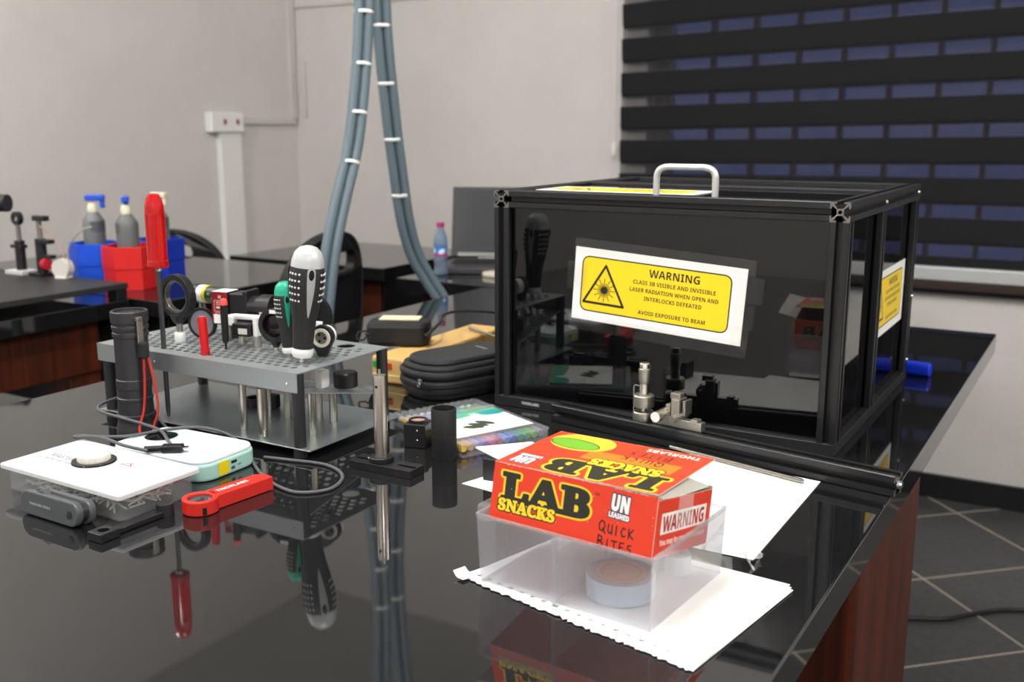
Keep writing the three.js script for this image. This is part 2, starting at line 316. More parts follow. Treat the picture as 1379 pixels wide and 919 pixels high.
  const mats = [M.paper, M.paper, M.paper, M.paper, signMat, M.paper];
  const tape = phy('#ffffff', 0.06, { transmission: 1, thickness: 0, ior: 1.45 });
  const s1 = thing('warning_sign', 'yellow laser warning sign taped to the front panel of enclosure', 'sign', [-0.535, 1.087, EZ1 - 0.0098]); s1.rotation.z = -0.064;
  part('sheet', sheet(0.25, 0.103), mats, s1);
  for (const [w, h, x, y] of [[0.262, 0.022, 0.004, 0.053], [0.262, 0.022, 0.002, -0.056], [0.03, 0.04, -0.121, 0.01], [0.036, 0.034, 0.13, 0.024], [0.03, 0.034, 0.124, -0.012], [0.024, 0.03, 0.122, -0.04]]) part('clear_tape', box(w, h, 0.0002, x, y, 0.0005), tape, s1, 'strip of clear tape');
  const s2 = thing('warning_sign', 'yellow laser warning sign on the right side of the enclosure', 'sign', [EX1 - 0.0098, 1.0545, -1.628], Math.PI / 2); s2.rotation.z = 0;
  part('sheet', sheet(0.225, 0.099), mats, s2);
  const s3 = thing('warning_sign', 'yellow laser warning sign lying on the enclosure lid behind handle', 'sign', [-0.635, EY - 0.0028, -1.41]); s3.rotation.x = -Math.PI / 2;
  part('sheet', sheet(0.25, 0.1), mats, s3);
}
// loose slotted rail in front
{
  const a = 0.135, o = thing('slotted_rail', 'loose black slotted rail lying along the front of the enclosure', 'rail', [-0.4265, T, -1.2195], -a * 1.18);
  part('bar', rail('x', 0.487).translate(0, 0.0125, 0), railMats, o);
  part('end_screw', lathe([[0, 0.0055], [0.0035, 0.005], [0.005, 0.0025], [0.0052, 0], [0.0025, -0.004], [0, -0.004]], 18).rotateZ(-Math.PI / 2).translate(0.2436, 0.0125, 0), M.chrome, o, 'silver button head screw');
}
// micrometer stage
{
  const o = thing('micrometer_stage', 'small steel micrometer stage sitting on the loose black rail', 'micrometer', [-0.497, T + 0.0252, -1.234], -0.159);
  part('base_bar', [box(0.074, 0.012, 0.012, 0.026, 0.006, 0, 0.0008), box(0.01, 0.003, 0.012, 0.052, 0.0135, 0, 0.0005)], M.steelDull, o);
  part('lower_collar', lathe([[0, 0], [0.0138, 0], [0.0142, 0.001], [0.0142, 0.011], [0.0132, 0.0125], [0, 0.0125]]).translate(-0.028, 0, 0), M.steelDull, o);
  part('spindle', cyl(0.0035, 0.0035, 0.012, -0.028, 0.0115, 0), M.steel, o);
  part('upper_collar', lathe([[0, 0.0185], [0.0132, 0.0185], [0.0142, 0.0195], [0.0142, 0.0335], [0.0132, 0.0348], [0.007, 0.0355], [0, 0.0355]]).translate(-0.028, 0, 0), M.steelDull, o);
  part('sleeve', lathe([[0.0066, 0.034], [0.0066, 0.05], [0.0058, 0.0505], [0, 0.0505]]).translate(-0.028, 0, 0), M.steel, o);
  const th = part('thimble', lathe([[0.0062, 0.05], [0.0074, 0.0535], [0.0078, 0.0545], [0.0078, 0.07], [0.007, 0.0712], [0, 0.0712]]).translate(-0.028, 0, 0), M.steelDull, o);
  part('ratchet_cap', lathe([[0.0066, 0.0705], [0.0072, 0.0715], [0.0072, 0.0775], [0.0065, 0.0785], [0, 0.0785]]).translate(-0.028, 0, 0), M.steel, th);
  part('guard_wire', tube([[-0.0436, 0.001, 0], [-0.0436, 0.044, 0], [-0.043, 0.0455, 0], [-0.035, 0.0455, 0]], 0.0008, 30, 6), M.steel, o);
  part('clamp_block', [box(0.012, 0.026, 0.022, 0.024, 0.025, -0.004, 0.001), box(0.007, 0.018, 0.02, 0.014, 0.021, -0.002, 0.001), box(0.015, 0.008, 0.012, 0.020, 0.04, -0.006, 0.001), box(0.004, 0.02, 0.018, 0.034, 0.026, -0.008, 0.0005)], M.steelDull, o);
  part('clamp_tube', rod(V(0.030, 0.016, -0.012), V(0.027, 0.014, 0.02), 0.0052, 16), M.steelDull, o);
  const m2 = part('cross_micrometer', [rod(V(0.012, 0.02, -0.012), V(0.008, 0.016, 0.028), 0.0074, 20), rod(V(0.014, 0.021, -0.03), V(0.012, 0.02, -0.011), 0.005, 16)], M.steel, o);
  part('dial_face', rod(V(0.008, 0.016, 0.028), V(0.0079, 0.0158, 0.0295), 0.0066, 20), M.whiteGloss, m2);
}
// steel rods
for (const [x0, z0, x1, z1, l] of [[-0.482, -1.2205, -0.287, -1.1885, 'polished steel rod lying on the paper nearer the black rail'], [-0.472, -1.206, -0.287, -1.161, 'polished steel rod lying on the paper nearer the snack box']])
  solo('steel_rod', l, 'rod', [rod(V(x0, T + 0.0042, z0), V(x1 - 0.003, T + 0.0042, z1), 0.003, 20), rod(V(x1 - 0.003, T + 0.0042, z1), V(x1, T + 0.0042, z1 + 0.0005), 0.003, 20, 0.0018)], std('#98948d', 0.25, 1), 'steel rods on the paper');
// blue marker behind the enclosure
{
  const o = thing('marker_pen', 'blue capped marker lying behind the enclosure at bench end', 'marker', [-0.279, T + 0.0125, -1.802], -0.1);
  part('cap', lathe([[0, 0], [0.011, 0.0006], [0.0122, 0.002], [0.012, 0.04], [0.0112, 0.045]], 24).rotateZ(Math.PI / 2).translate(0.033, 0, 0), std('#0d35d8', 0.3), o);
  part('barrel', lathe([[0.011, 0.044], [0.0115, 0.046], [0.011, 0.12], [0.009, 0.125], [0, 0.126]], 24).rotateZ(Math.PI / 2).translate(0.033, 0, 0), M.white, o);
}

// ------------------------------------------------------------------ papers, tray and snack box
function sheetPoly(name, label, pts, y, t = 0.0004, curl = null) {
  const g = slab(poly(pts.map(([x, z]) => [x, -z])), y, y + t); if (curl) curl(g); return solo(name, label, 'paper', g, M.paper);
}
sheetPoly('paper_sheet', 'white paper sheet under the two steel rods', [[-0.482, -0.915], [-0.271, -0.919], [-0.272, -1.179], [-0.484, -1.2]], T + 0.0006);
sheetPoly('paper_sheet', 'white paper sheet whose corner shows left of the snack box', [[-0.634, -0.960], [-0.425, -0.933], [-0.46, -1.15], [-0.60, -1.08]], T + 0.0001);
{ // torn pad pages under the tray
  const A = [-0.492, -0.744], B = [-0.246, -0.692], C = [-0.219, -0.871], D = [-0.452, -0.905];
  const PUNCH = Array.from({ length: 17 }, () => 0.002 + 0.0012 * rnd());
  for (let k = 0; k < 3; k++) {
    const pts = [], n = 90;
    for (let i = 0; i <= n; i++) {
      const t = i / n, x = A[0] + (B[0] - A[0]) * t, z = A[1] + (B[1] - A[1]) * t, j = (rnd() - 0.5) * 0.0034 + (i % 3 ? 0.0014 : 0) - k * 0.0026;
      pts.push([x - 0.2 * j, z + j]);
    }
    const e = 0.006 * k; pts.push([C[0] - 0.4 * e, C[1] - e * 0.6], [D[0] + e, D[1] + e]);
    const s = poly(pts.map(([x, z]) => [x, -z]));
    for (let i = 0; i < 17; i++) { const t = 0.06 + i * 0.052, x = A[0] + (B[0] - A[0]) * t, z = A[1] + (B[1] - A[1]) * t - 0.0105, w = PUNCH[i]; s.holes.push(new THREE.Path([[x - w, -z - w * 0.8], [x + w, -z - w * 0.6], [x + w, -z + w * 0.7], [x - w, -z + w * 0.8]].map((p) => new THREE.Vector2(...p)))); }
    solo('notepad_page', ['lowest torn white notepad page under the plastic tray', 'middle torn white notepad page under the plastic tray', 'uppermost torn white notepad page with punched edge under tray'][k], 'paper', slab(s, T + 0.0012 + k * 0.0007, T + 0.0017 + k * 0.0007), M.paper);
  }
  // curled shreds along the torn edge
  const c = thing('paper_shred', 'curled white paper shred at the torn pad corner', 'paper', [A[0] + 0.001, T + 0.0012, A[1] - 0.002], -0.3);
  const sg = new THREE.PlaneGeometry(0.02, 0.016, 10, 1), p = sg.attributes.position; for (let i = 0; i < p.count; i++) { const x = p.getX(i); p.setXYZ(i, x * 0.75, 0.0012 + 14 * Math.max(0, -x) ** 1.9 * 2, p.getY(i) * (1 - 10 * Math.abs(x))); } sg.computeVertexNormals();
  part('shred', sg, std('#f2f2f0', 0.85, 0, { side: THREE.DoubleSide }), c);
}
const PAD = T + 0.0032;
const TR = -0.08;                                                   // the tray's turn
{
  const o = thing('plastic_tray', 'translucent plastic storage tray on white pages holding the snack box', 'tray', [-0.379, PAD, -0.806], TR);
  const wt = 0.178, wb = 0.174, dt = 0.146, db = 0.140, h = 0.066, t = 0.0012;
  const quad = (a, b, c, d, n) => { // wall between four points with thickness along n
    const off = n.clone().multiplyScalar(-t), P = [a, b, c, d].map((p) => V(...p)), Q = P.map((p) => p.clone().add(off)), v = [];
    const f = (p, q, r, s) => { for (const k of [p, q, r, p, r, s]) v.push(k.x, k.y, k.z); };
    f(P[0], P[1], P[2], P[3]); f(Q[3], Q[2], Q[1], Q[0]); for (let i = 0; i < 4; i++) { const j = (i + 1) % 4; f(P[j], P[i], Q[i], Q[j]); }
    const g = new THREE.BufferGeometry(); g.setAttribute('position', new THREE.Float32BufferAttribute(v, 3)); g.computeVertexNormals(); g.setAttribute('uv', new THREE.Float32BufferAttribute(new Float32Array(v.length / 3 * 2), 2)); return g;
  };
  const c = (w, d, y, sx, sz) => [sx * w / 2, y, sz * d / 2];
  const B = (sx, sz) => c(wb, db, 0, sx, sz), U = (sx, sz) => c(wt, dt, h, sx, sz);
  part('tray_wall', quad(B(-1, 1), B(1, 1), U(1, 1), U(-1, 1), V(0, 0, 1)), M.tray, o);
  part('tray_wall', quad(B(1, -1), B(-1, -1), U(-1, -1), U(1, -1), V(0, 0, -1)), M.tray, o);
  part('tray_wall', quad(B(1, 1), B(1, -1), U(1, -1), U(1, 1), V(1, 0, 0)), M.tray, o);
  part('tray_wall', quad(B(-1, -1), B(-1, 1), U(-1, 1), U(-1, -1), V(-1, 0, 0)), M.tray, o);
  part('tray_bottom', box(wb - 0.002, 0.0012, db - 0.002, 0, 0.0007, 0), M.tray, o);
  const rimS = rrect(wt + 0.003, dt + 0.003, 0.004); rimS.holes.push(rrect(wt - 0.002, dt - 0.002, 0.003));
  part('rim', slab(rimS, h - 0.003, h + 0.0002, 0.0005), M.tray, o);
  part('divider', box(0.0012, 0.046, db - 0.004, -0.006, 0.024, 0), M.tray, o);
  for (const z of [db / 2 + 0.0012, -db / 2 - 0.0012]) part('divider_rib', cyl(0.0028, 0.0028, 0.062, -0.006, 0.001, z, 14), M.clear, o);
  part('side_tab', slab(rrect(0.016, 0.05, 0.006), h - 0.016, h - 0.001, 0.002).translate(-wt / 2 - 0.007, 0, 0.03), M.tray, o);
}
function tapeRoll(label, x, z, y, R, r0, h, face, rot = 0) {
  const o = thing('tape_roll', label, 'tape', [x, y, z], rot);
  part('tape', lathe([[r0, 0], [R, 0], [R, h], [r0, h], [r0, 0]], 40), phy('#d6e2ef', 0.2, { transmission: 0.3, thickness: 0 }), o);
  part('core', lathe([[r0 - 0.003, 0], [r0, 0], [r0, h + 0.0003], [r0 - 0.003, h + 0.0003], [r0 - 0.003, 0]], 40), std('#b79f84', 0.8), o);
  if (face) {
    const tx = canvasTex(256, 256, (c) => { c.fillStyle = '#cdb7a0'; c.fillRect(0, 0, 256, 256); c.strokeStyle = c.fillStyle = '#2a2622'; c.font = 'bold 17px sans-serif'; c.textAlign = 'center'; for (let i = 0; i < 34; i++) { if (i % 12 > 8) continue; const a = i / 34 * 6.283; c.save(); c.translate(128 + 98 * Math.cos(a), 128 + 98 * Math.sin(a)); c.rotate(a + 1.57); c.fillRect(-4, -7, 7, 3); c.fillRect(-4, -2, 3, 8); c.restore(); } });
    const g = new THREE.CircleGeometry(r0 - 0.001, 36).rotateX(-Math.PI / 2).translate(0, h + 0.0006, 0); part('label_disc', g, std('#ffffff', 0.7, 0, { map: tx }), o);
    part('label_backing', cyl(r0 - 0.0005, r0 - 0.0005, 0.001, 0, h - 0.0006, 0, 36), std('#cdb7a0', 0.8), o);
  }
}
tapeRoll('round tape roll with beige printed face in the tray', -0.349, -0.783, PAD + 0.0016, 0.031, 0.0235, 0.019, true);
tapeRoll('tape roll with open dark core deeper in the tray', -0.365, -0.851, PAD + 0.0016, 0.029, 0.019, 0.026, false);
tapeRoll('small clear tape roll in the tray beside its right wall', -0.322, -0.853 + 0.003, PAD + 0.0016, 0.0128, 0.0085, 0.018, false);

const ORANGE = '#e03a1c';
function fitText(c, t, x, y, size, width, height, fn) { c.save(); c.font = `900 ${size}px serif`; c.textAlign = 'left'; c.textBaseline = 'alphabetic'; c.lineJoin = 'round'; const m = c.measureText(t).width; c.translate(x, y); c.scale(width / m, height / (size * 0.7)); fn(c, t); c.restore(); }
function labText(c, x, y, h, w) { fitText(c, 'LAB', x, y, 200, w, h, (q, t) => { q.strokeStyle = '#f2cb24'; q.lineWidth = 34; q.strokeText(t, 0, 0); q.fillStyle = q.strokeStyle = '#24251b'; q.lineWidth = 13; q.strokeText(t, 0, 0); q.fillText(t, 0, 0); }); }
function snackText(c, x, y, h, w) { fitText(c, 'SNACKS', x, y, 100, w, h, (q, t) => { q.strokeStyle = '#24251b'; q.lineWidth = 22; q.strokeText(t, 0, 0); q.fillStyle = q.strokeStyle = '#f4d424'; q.lineWidth = 6; q.strokeText(t, 0, 0); q.fillText(t, 0, 0); }); }
function unleashed(c, x, y, k) { c.save(); c.translate(x, y); c.rotate(0.05); c.lineJoin = 'round'; c.textAlign = 'center'; for (const [st, w] of [['#20204a', 22 * k], ['#f4f2ee', 6 * k]]) { c.strokeStyle = st; c.fillStyle = st; c.lineWidth = w; c.font = `900 ${118 * k}px sans-serif`; c.strokeText('UN', 0, 0, 120 * k); c.fillText('UN', 0, 0, 120 * k); c.font = `900 ${38 * k}px sans-serif`; c.lineWidth = st === '#20204a' ? 14 * k : 2; c.strokeText('LEASHED', 0, 42 * k, 132 * k); c.fillText('LEASHED', 0, 42 * k, 132 * k); } c.restore(); }
// the marker-pen words, drawn stroke by stroke
const PEN = { Q: [[[0.75, 0.15], [0.35, 0.0], [0.05, 0.35], [0.15, 0.8], [0.6, 0.9], [0.85, 0.5], [0.7, 0.12]], [[0.55, 0.65], [0.95, 1.05]]], U: [[[0.1, 0], [0.1, 0.7], [0.4, 0.95], [0.75, 0.7], [0.75, 0]], [[0.75, 0.6], [0.85, 1]]], I: [[[0.3, 0], [0.3, 1]]], C: [[[0.8, 0.1], [0.4, 0.02], [0.1, 0.5], [0.4, 0.97], [0.85, 0.85]]], K: [[[0.1, 0], [0.15, 1]], [[0.8, 0], [0.2, 0.55], [0.9, 1]]], B: [[[0.1, 0], [0.12, 1]], [[0.1, 0.02], [0.6, 0.1], [0.6, 0.38], [0.15, 0.48], [0.75, 0.6], [0.7, 0.92], [0.12, 1]]], T: [[[0.0, 0.03], [0.9, 0]], [[0.45, 0], [0.42, 1]]], E: [[[0.8, 0], [0.15, 0.02], [0.12, 1], [0.85, 0.98]], [[0.12, 0.5], [0.65, 0.48]]], S: [[[0.75, 0.08], [0.25, 0.1], [0.2, 0.42], [0.7, 0.55], [0.7, 0.9], [0.1, 0.95]]] };
function hand(c, x, y, s) { c.save(); c.translate(x, y); c.strokeStyle = '#181210'; c.lineWidth = s * 0.125; c.lineCap = c.lineJoin = 'round'; const word = (t, py) => { let px = 0; [...t].forEach((ch, i) => { const h = i ? s * 0.78 : s, w = h * (ch === 'I' ? 0.45 : 0.72); for (const st of PEN[ch]) { c.beginPath(); st.forEach(([u, v], k) => c[k ? 'lineTo' : 'moveTo'](px + u * w, py + s - h + v * h)); c.stroke(); } px += w + s * 0.17; }); }; word('QUICK', 0); word('BITES', s * 1.28); c.restore(); }
const wear = (c, w, h, n) => { for (let i = 0; i < n; i++) { c.fillStyle = rnd() > 0.5 ? '#e9c3ae' : '#f0ddd0'; const e = rnd() < 0.7; c.fillRect(rnd() * w, e ? (rnd() < 0.5 ? 0 : h - 4) : rnd() * h, 2 + rnd() * (e ? 22 : 3), 1 + rnd() * 4); } };
const frontTex = canvasTex(1008, 315, (c, w, h) => { c.fillStyle = ORANGE; c.fillRect(0, 0, w, h); labText(c, 66, 190, 138, 560); snackText(c, 50, 250, 58, 372); unleashed(c, 800, 112, 0.92); c.fillStyle = '#24251b'; c.font = 'bold 20px sans-serif'; c.fillText('TM', 646, 58); hand(c, 690, 176, 60); wear(c, w, h, 90); });
const topTex = canvasTex(1008, 672, (c, w, h) => {
  c.translate(w, h); c.rotate(Math.PI);
  c.fillStyle = ORANGE; c.fillRect(0, 0, w, h); c.fillStyle = '#ee7a1e'; c.fillRect(90, 300, 560, 150);
  c.fillStyle = '#f2bc35'; c.beginPath(); c.ellipse(770, 540, 205, 150, 0, 0, 7); c.fill();
  c.fillStyle = '#6fae2c'; c.beginPath(); c.ellipse(800, 500, 165, 78, 0.12, 0, 7); c.fill(); c.lineWidth = 8; c.strokeStyle = '#26330f'; c.stroke();
  labText(c, 60, 232, 190, 680); snackText(c, 130, 330, 92, 440); unleashed(c, 890, 150, 1.1); hand(c, 190, 380, 76);
  c.fillStyle = '#f6f2ec'; c.font = 'bold 66px sans-serif'; c.textAlign = 'left'; c.fillText('THORLABS', 60, 640, 420); wear(c, w, h, 120);
});
const sideTex = canvasTex(672, 384, (c, w, h) => { c.fillStyle = ORANGE; c.fillRect(0, 0, w, h); c.fillStyle = '#f2efea'; c.fillRect(60, 92, 560, 140); c.fillStyle = '#b3201c'; c.font = '900 140px sans-serif'; c.textAlign = 'center'; c.textBaseline = 'middle'; c.fillText('WARNING', 340, 166, 520); c.fillStyle = '#f2efea'; c.font = 'bold 56px sans-serif'; c.fillText('You may be required to share', 346, 286, 560); wear(c, w, h, 60); });
const backTex = canvasTex(1008, 384, (c, w, h) => { c.fillStyle = ORANGE; c.fillRect(0, 0, w, h); c.fillStyle = '#f2bc35'; c.beginPath(); c.ellipse(240, 200, 190, 150, 0, 0, 7); c.fill(); c.fillStyle = '#6fae2c'; c.beginPath(); c.ellipse(240, 190, 130, 120, 0, 0, 7); c.fill(); labText(c, 470, 230, 150, 460); });
{
  const W = 0.1645, Hh = 0.0525, D = 0.112, t = 0.0012, o = thing('snack_box', 'orange cardboard lab snacks box wedged in the plastic tray', 'box', [-0.384, 0.9622, -0.7435], -0.075); o.rotation.order = 'YXZ'; o.rotation.x = -0.2;
  const card = std('#d9cbb8', 0.8), plain = std(ORANGE, 0.5), pm = (m) => std('#ffffff', 0.45, 0, { map: m });
  const white = std('#efece6', 0.75);
  part('front_panel', new THREE.BoxGeometry(W, Hh, t).translate(0, Hh / 2, -t / 2), [card, card, card, card, pm(frontTex), card], o);
  part('back_panel', new THREE.BoxGeometry(W, Hh, t).translate(0, Hh / 2, -D + t / 2), [card, card, card, card, card, pm(backTex)], o);
  part('end_panel', new THREE.BoxGeometry(t, Hh - 0.003, D - 2 * t).translate(W / 2 - t / 2, Hh / 2 - 0.0015, -D / 2), [pm(sideTex), card, card, card, card, card], o, 'end panel printed WARNING');
  part('end_panel', new THREE.BoxGeometry(t, Hh, D - 2 * t).translate(-W / 2 + t / 2, Hh / 2, -D / 2), [card, plain, card, card, card, card], o);
  part('bottom_panel', new THREE.BoxGeometry(W - 2 * t, t, D - 2 * t).translate(0, t / 2, -D / 2), [card, card, card, plain, card, card], o);
  const top = part('top_flap', new THREE.BoxGeometry(W, t, D).translate(0, t / 2, -D / 2), [card, card, pm(topTex), card, card, card], o); top.position.y = Hh; top.rotation.x = 0.205; top.rotation.z = 0.012;
  const inner = part('inner_flap', new THREE.BoxGeometry(0.03, t, D * 0.86).translate(-0.015, 0, 0), white, o, 'white inside of the folded-out end flap'); inner.position.set(-W / 2, Hh + 0.0005, -D / 2); inner.rotation.z = -0.22;
  const dust = part('inner_flap', new THREE.BoxGeometry(0.034, t, D * 0.8).translate(-0.017, 0, 0), white, o); dust.position.set(W / 2 - 0.001, Hh - 0.002, -D / 2 - 0.004); dust.rotation.z = -0.16; dust.rotation.x = 0.05;
  part('clear_tape', box(0.0003, 0.03, 0.03, W / 2 + 0.0004, Hh - 0.018, -D / 2), phy('#ffffff', 0.1, { transparent: true, opacity: 0.16 }), o);
}
{ // crumpled clear bag behind the tray
  const g = new THREE.PlaneGeometry(0.05, 0.07, 22, 26), p = g.attributes.position, n1 = tileNoise(5), n2 = tileNoise(11);
  for (let i = 0; i < p.count; i++) { const u = p.getX(i) / 0.05 + 0.5, v = p.getY(i) / 0.07 + 0.5; const k = n1(u * 0.8, v * 0.8), q = n2(u * 0.8, v * 0.8); p.setXYZ(i, p.getX(i) + 0.01 * (k - 0.5), 0.002 + 0.038 * Math.sin(Math.PI * Math.min(1, u * 1.05)) * (0.5 + 0.6 * k) + 0.006 * q, p.getY(i) + 0.008 * (q - 0.5)); }
  g.computeVertexNormals();
  const o = thing('plastic_bag', 'crumpled clear plastic bag between the tray and paper sheet', 'bag', [-0.292, T + 0.0016, -0.918], 0.1);
  part('film', g, phy('#fafafa', 0.15, { transmission: 0.75, thickness: 0, side: THREE.DoubleSide }), o);
}

// ------------------------------------------------------------------ tool rack
const PLT = 1.01;                                                    // top of the rack's perforated plate
{
  const X0 = -1.236, X1 = -0.861, Z1 = -0.934, Z0 = -1.123, cx = (X0 + X1) / 2, cz = (Z0 + Z1) / 2, w = X1 - X0, d = Z1 - Z0;
  const o = thing('tool_rack', 'galvanised perforated tool rack on black posts holding optics and drivers', 'rack', [cx, T, cz]);
  function perforated(pw, pd, margin, y, t, big) {
    const s = poly([[-pw / 2, -pd / 2], [pw / 2, -pd / 2], [pw / 2, pd / 2], [-pw / 2, pd / 2]]);
    const p = 0.0150, nx = Math.floor((pw - 0.03) / p), nz = Math.floor((pd - margin - 0.012) / (p * 0.87));
    for (let j = 0; j < nz; j++) for (let i = 0; i < nx; i++) {
      const x = -pw / 2 + 0.018 + i * p + (j % 2 ? p / 2 : 0), yy = -pd / 2 + margin + j * p * 0.87;
      if (x > pw / 2 - 0.01 || (big && Math.hypot(x - big[0], yy - big[1]) < big[2] + 0.008)) continue;
      const h = new THREE.Path(); for (let k = 0; k < 8; k++) { const a = k / 8 * 6.2832; h[k ? 'lineTo' : 'moveTo'](x + 0.0049 * Math.cos(a), yy + 0.0049 * Math.sin(a)); } s.holes.push(h);
    }
    if (big) s.holes.push(circ(big[2], big[0], big[1]));
    return extrude(s, t).rotateX(-Math.PI / 2).translate(0, y, 0);
  }
  const yt = PLT - T;
  part('top_plate', perforated(w, d, 0.026, yt - 0.0013, 0.0013, [-0.917 - cx, -(-1.098 - cz), 0.013]), M.zinc, o);
  const mid = part('sloping_plate', perforated(w - 0.004, d / Math.cos(0.22) - 0.002, 0.02, 0, 0.0012, null), M.zinc, o);
  mid.position.set(0, yt - 0.0465, 0); mid.rotation.x = -0.222;
  part('front_flange', box(w, 0.025, 0.0013, 0, yt - 0.0125, d / 2 - 0.0006, 0.0004), M.zinc, o);
  part('end_flange', box(0.0013, 0.025, d * 0.7, -w / 2 + 0.0006, yt - 0.0125, d * 0.15 - 0.001, 0.0004), M.zinc, o);
  for (const x of [-0.07, w / 2 - 0.016]) part('rivet', lathe([[0, 0.0012], [0.0015, 0.001], [0.002, 0]], 12).rotateX(Math.PI / 2).translate(x, yt - 0.014, d / 2), M.chrome, o);
  part('base_plate', box(w + 0.022, 0.0016, d + 0.006, 0.006, 0.0118, -0.003, 0.0005), M.zincBright, o);
  for (const sx of [-1, 1]) for (const sz of [-1, 1]) {
    const x = sx > 0 ? w / 2 - 0.006 : -w / 2 + 0.012, z = sz > 0 ? d / 2 - 0.0085 : -d / 2 + 0.009;
    part('post', cyl(0.0078, 0.0078, yt - 0.0013 - 0.0126, x, 0.0126, z, 20), M.anodSoft, o);
    part('foot', cyl(0.009, 0.0085, 0.011, x, 0, z, 16), M.rubber, o);
  }
}
// steel posts standing on the base plate under the top plate
{
  const lab = ['under the flange left of the others', 'second from the left behind the front flange', 'thin one near the middle of rack', 'short one behind the leaning tube', 'beside the front black post', 'behind the front black post', 'nearest the right end below plate'];
  [[-0.984, -0.962, 0.005], [-0.939, -0.951, 0.0058], [-0.999, -1.027, 0.0028], [-0.97, -1.032, 0.0052], [-0.936, -1.058, 0.0052], [-0.888, -0.99, 0.0052], [-0.905, -1.052, 0.0055]].forEach(([x, z, r], i) => {
    const b = T + 0.0128, sy = PLT - T - 0.0465 + 0.222 * (z + 1.0285) + T - 0.0012;        // stop under the sloping plate
    solo('steel_post', 'steel optics post in the rack, ' + lab[i], 'post', [cyl(r, r, Math.min(PLT - 0.003, sy) - b - 0.001, x, b, z, 18)], M.steel, 'steel posts in the rack');
  });
  solo('driver_shaft', 'slim steel driver shaft leaning inside the rack base', 'shaft', rod(V(-0.93, T + 0.0145, -0.945), V(-0.965, T + 0.066, -0.985), 0.0022, 10), M.steel);
  solo('dark_mount', 'black lens mount lying on the rack base plate at back', 'mount', [ring(0.016, 0.010, 0.012).rotateX(-Math.PI / 2).rotateZ(0).translate(-1.06, T + 0.0128, -1.06), box(0.022, 0.02, 0.012, -1.03, T + 0.023, -1.065, 0.002)], M.anod);
  // things on the sloping plate
  const sl = (z) => PLT - 0.0465 + 0.222 * (z + 1.0285) + 0.0022;
  const c = thing('round_lens', 'round black lens housing on the sloping rack plate', 'lens', [-0.893, sl(-1.05) + 0.0005, -1.066]); 
  part('housing', lathe([[0, 0], [0.0155, 0], [0.0165, 0.001], [0.0165, 0.019], [0.015, 0.0205], [0.009, 0.021], [0, 0.021]]), M.anod, c);
  const w = solo('white_block', 'small white block beside the round black lens housing', 'block', box(0.012, 0.024, 0.016, -0.912, sl(-1.04) + 0.0125, -1.04, 0.001), M.white);
  const g = thing('glass_ring', 'clear glass ring behind the round black lens housing', 'ring', [-0.878, sl(-1.096), -1.1]); g.rotation.x = -0.222;
  part('ring', ring(0.012, 0.008, 0.006).rotateX(-Math.PI / 2), M.clear, g);
}
// red screwdriver
{
  const o = thing('screwdriver', 'tall screwdriver with clear red handle standing in the rack', 'screwdriver', [-1.122, T + 0.0135, -0.955]);
  part('shaft', lathe([[0, 0], [0.0022, 0], [0.0034, 0.012], [0.0034, 0.225], [0, 0.226]], 16), std('#5b5c60', 0.4, 0.8), o);
  const fl = (r, k) => { const s = new THREE.Shape(), n = 48; for (let i = 0; i <= n; i++) { const a = i / n * 6.2832, q = r * (1 - k * Math.pow(Math.abs(Math.sin(3 * a)), 6)); s[i ? 'lineTo' : 'moveTo'](q * Math.cos(a), q * Math.sin(a)); } return s; };
  part('handle', [slab(fl(0.0132, 0.14), 0.2125, 0.284, 0.002), lathe([[0, 0.21], [0.0138, 0.21], [0.0146, 0.212], [0.0136, 0.219], [0.0125, 0.22], [0, 0.22]]), lathe([[0.0128, 0.282], [0.0126, 0.292], [0.0108, 0.303], [0.007, 0.309], [0, 0.3105]])], M.redClear, o, 'clear red fluted handle');
  part('ferrule', lathe([[0, 0.205], [0.0052, 0.205], [0.0058, 0.207], [0.0058, 0.211], [0, 0.211]], 18), M.chrome, o);
}
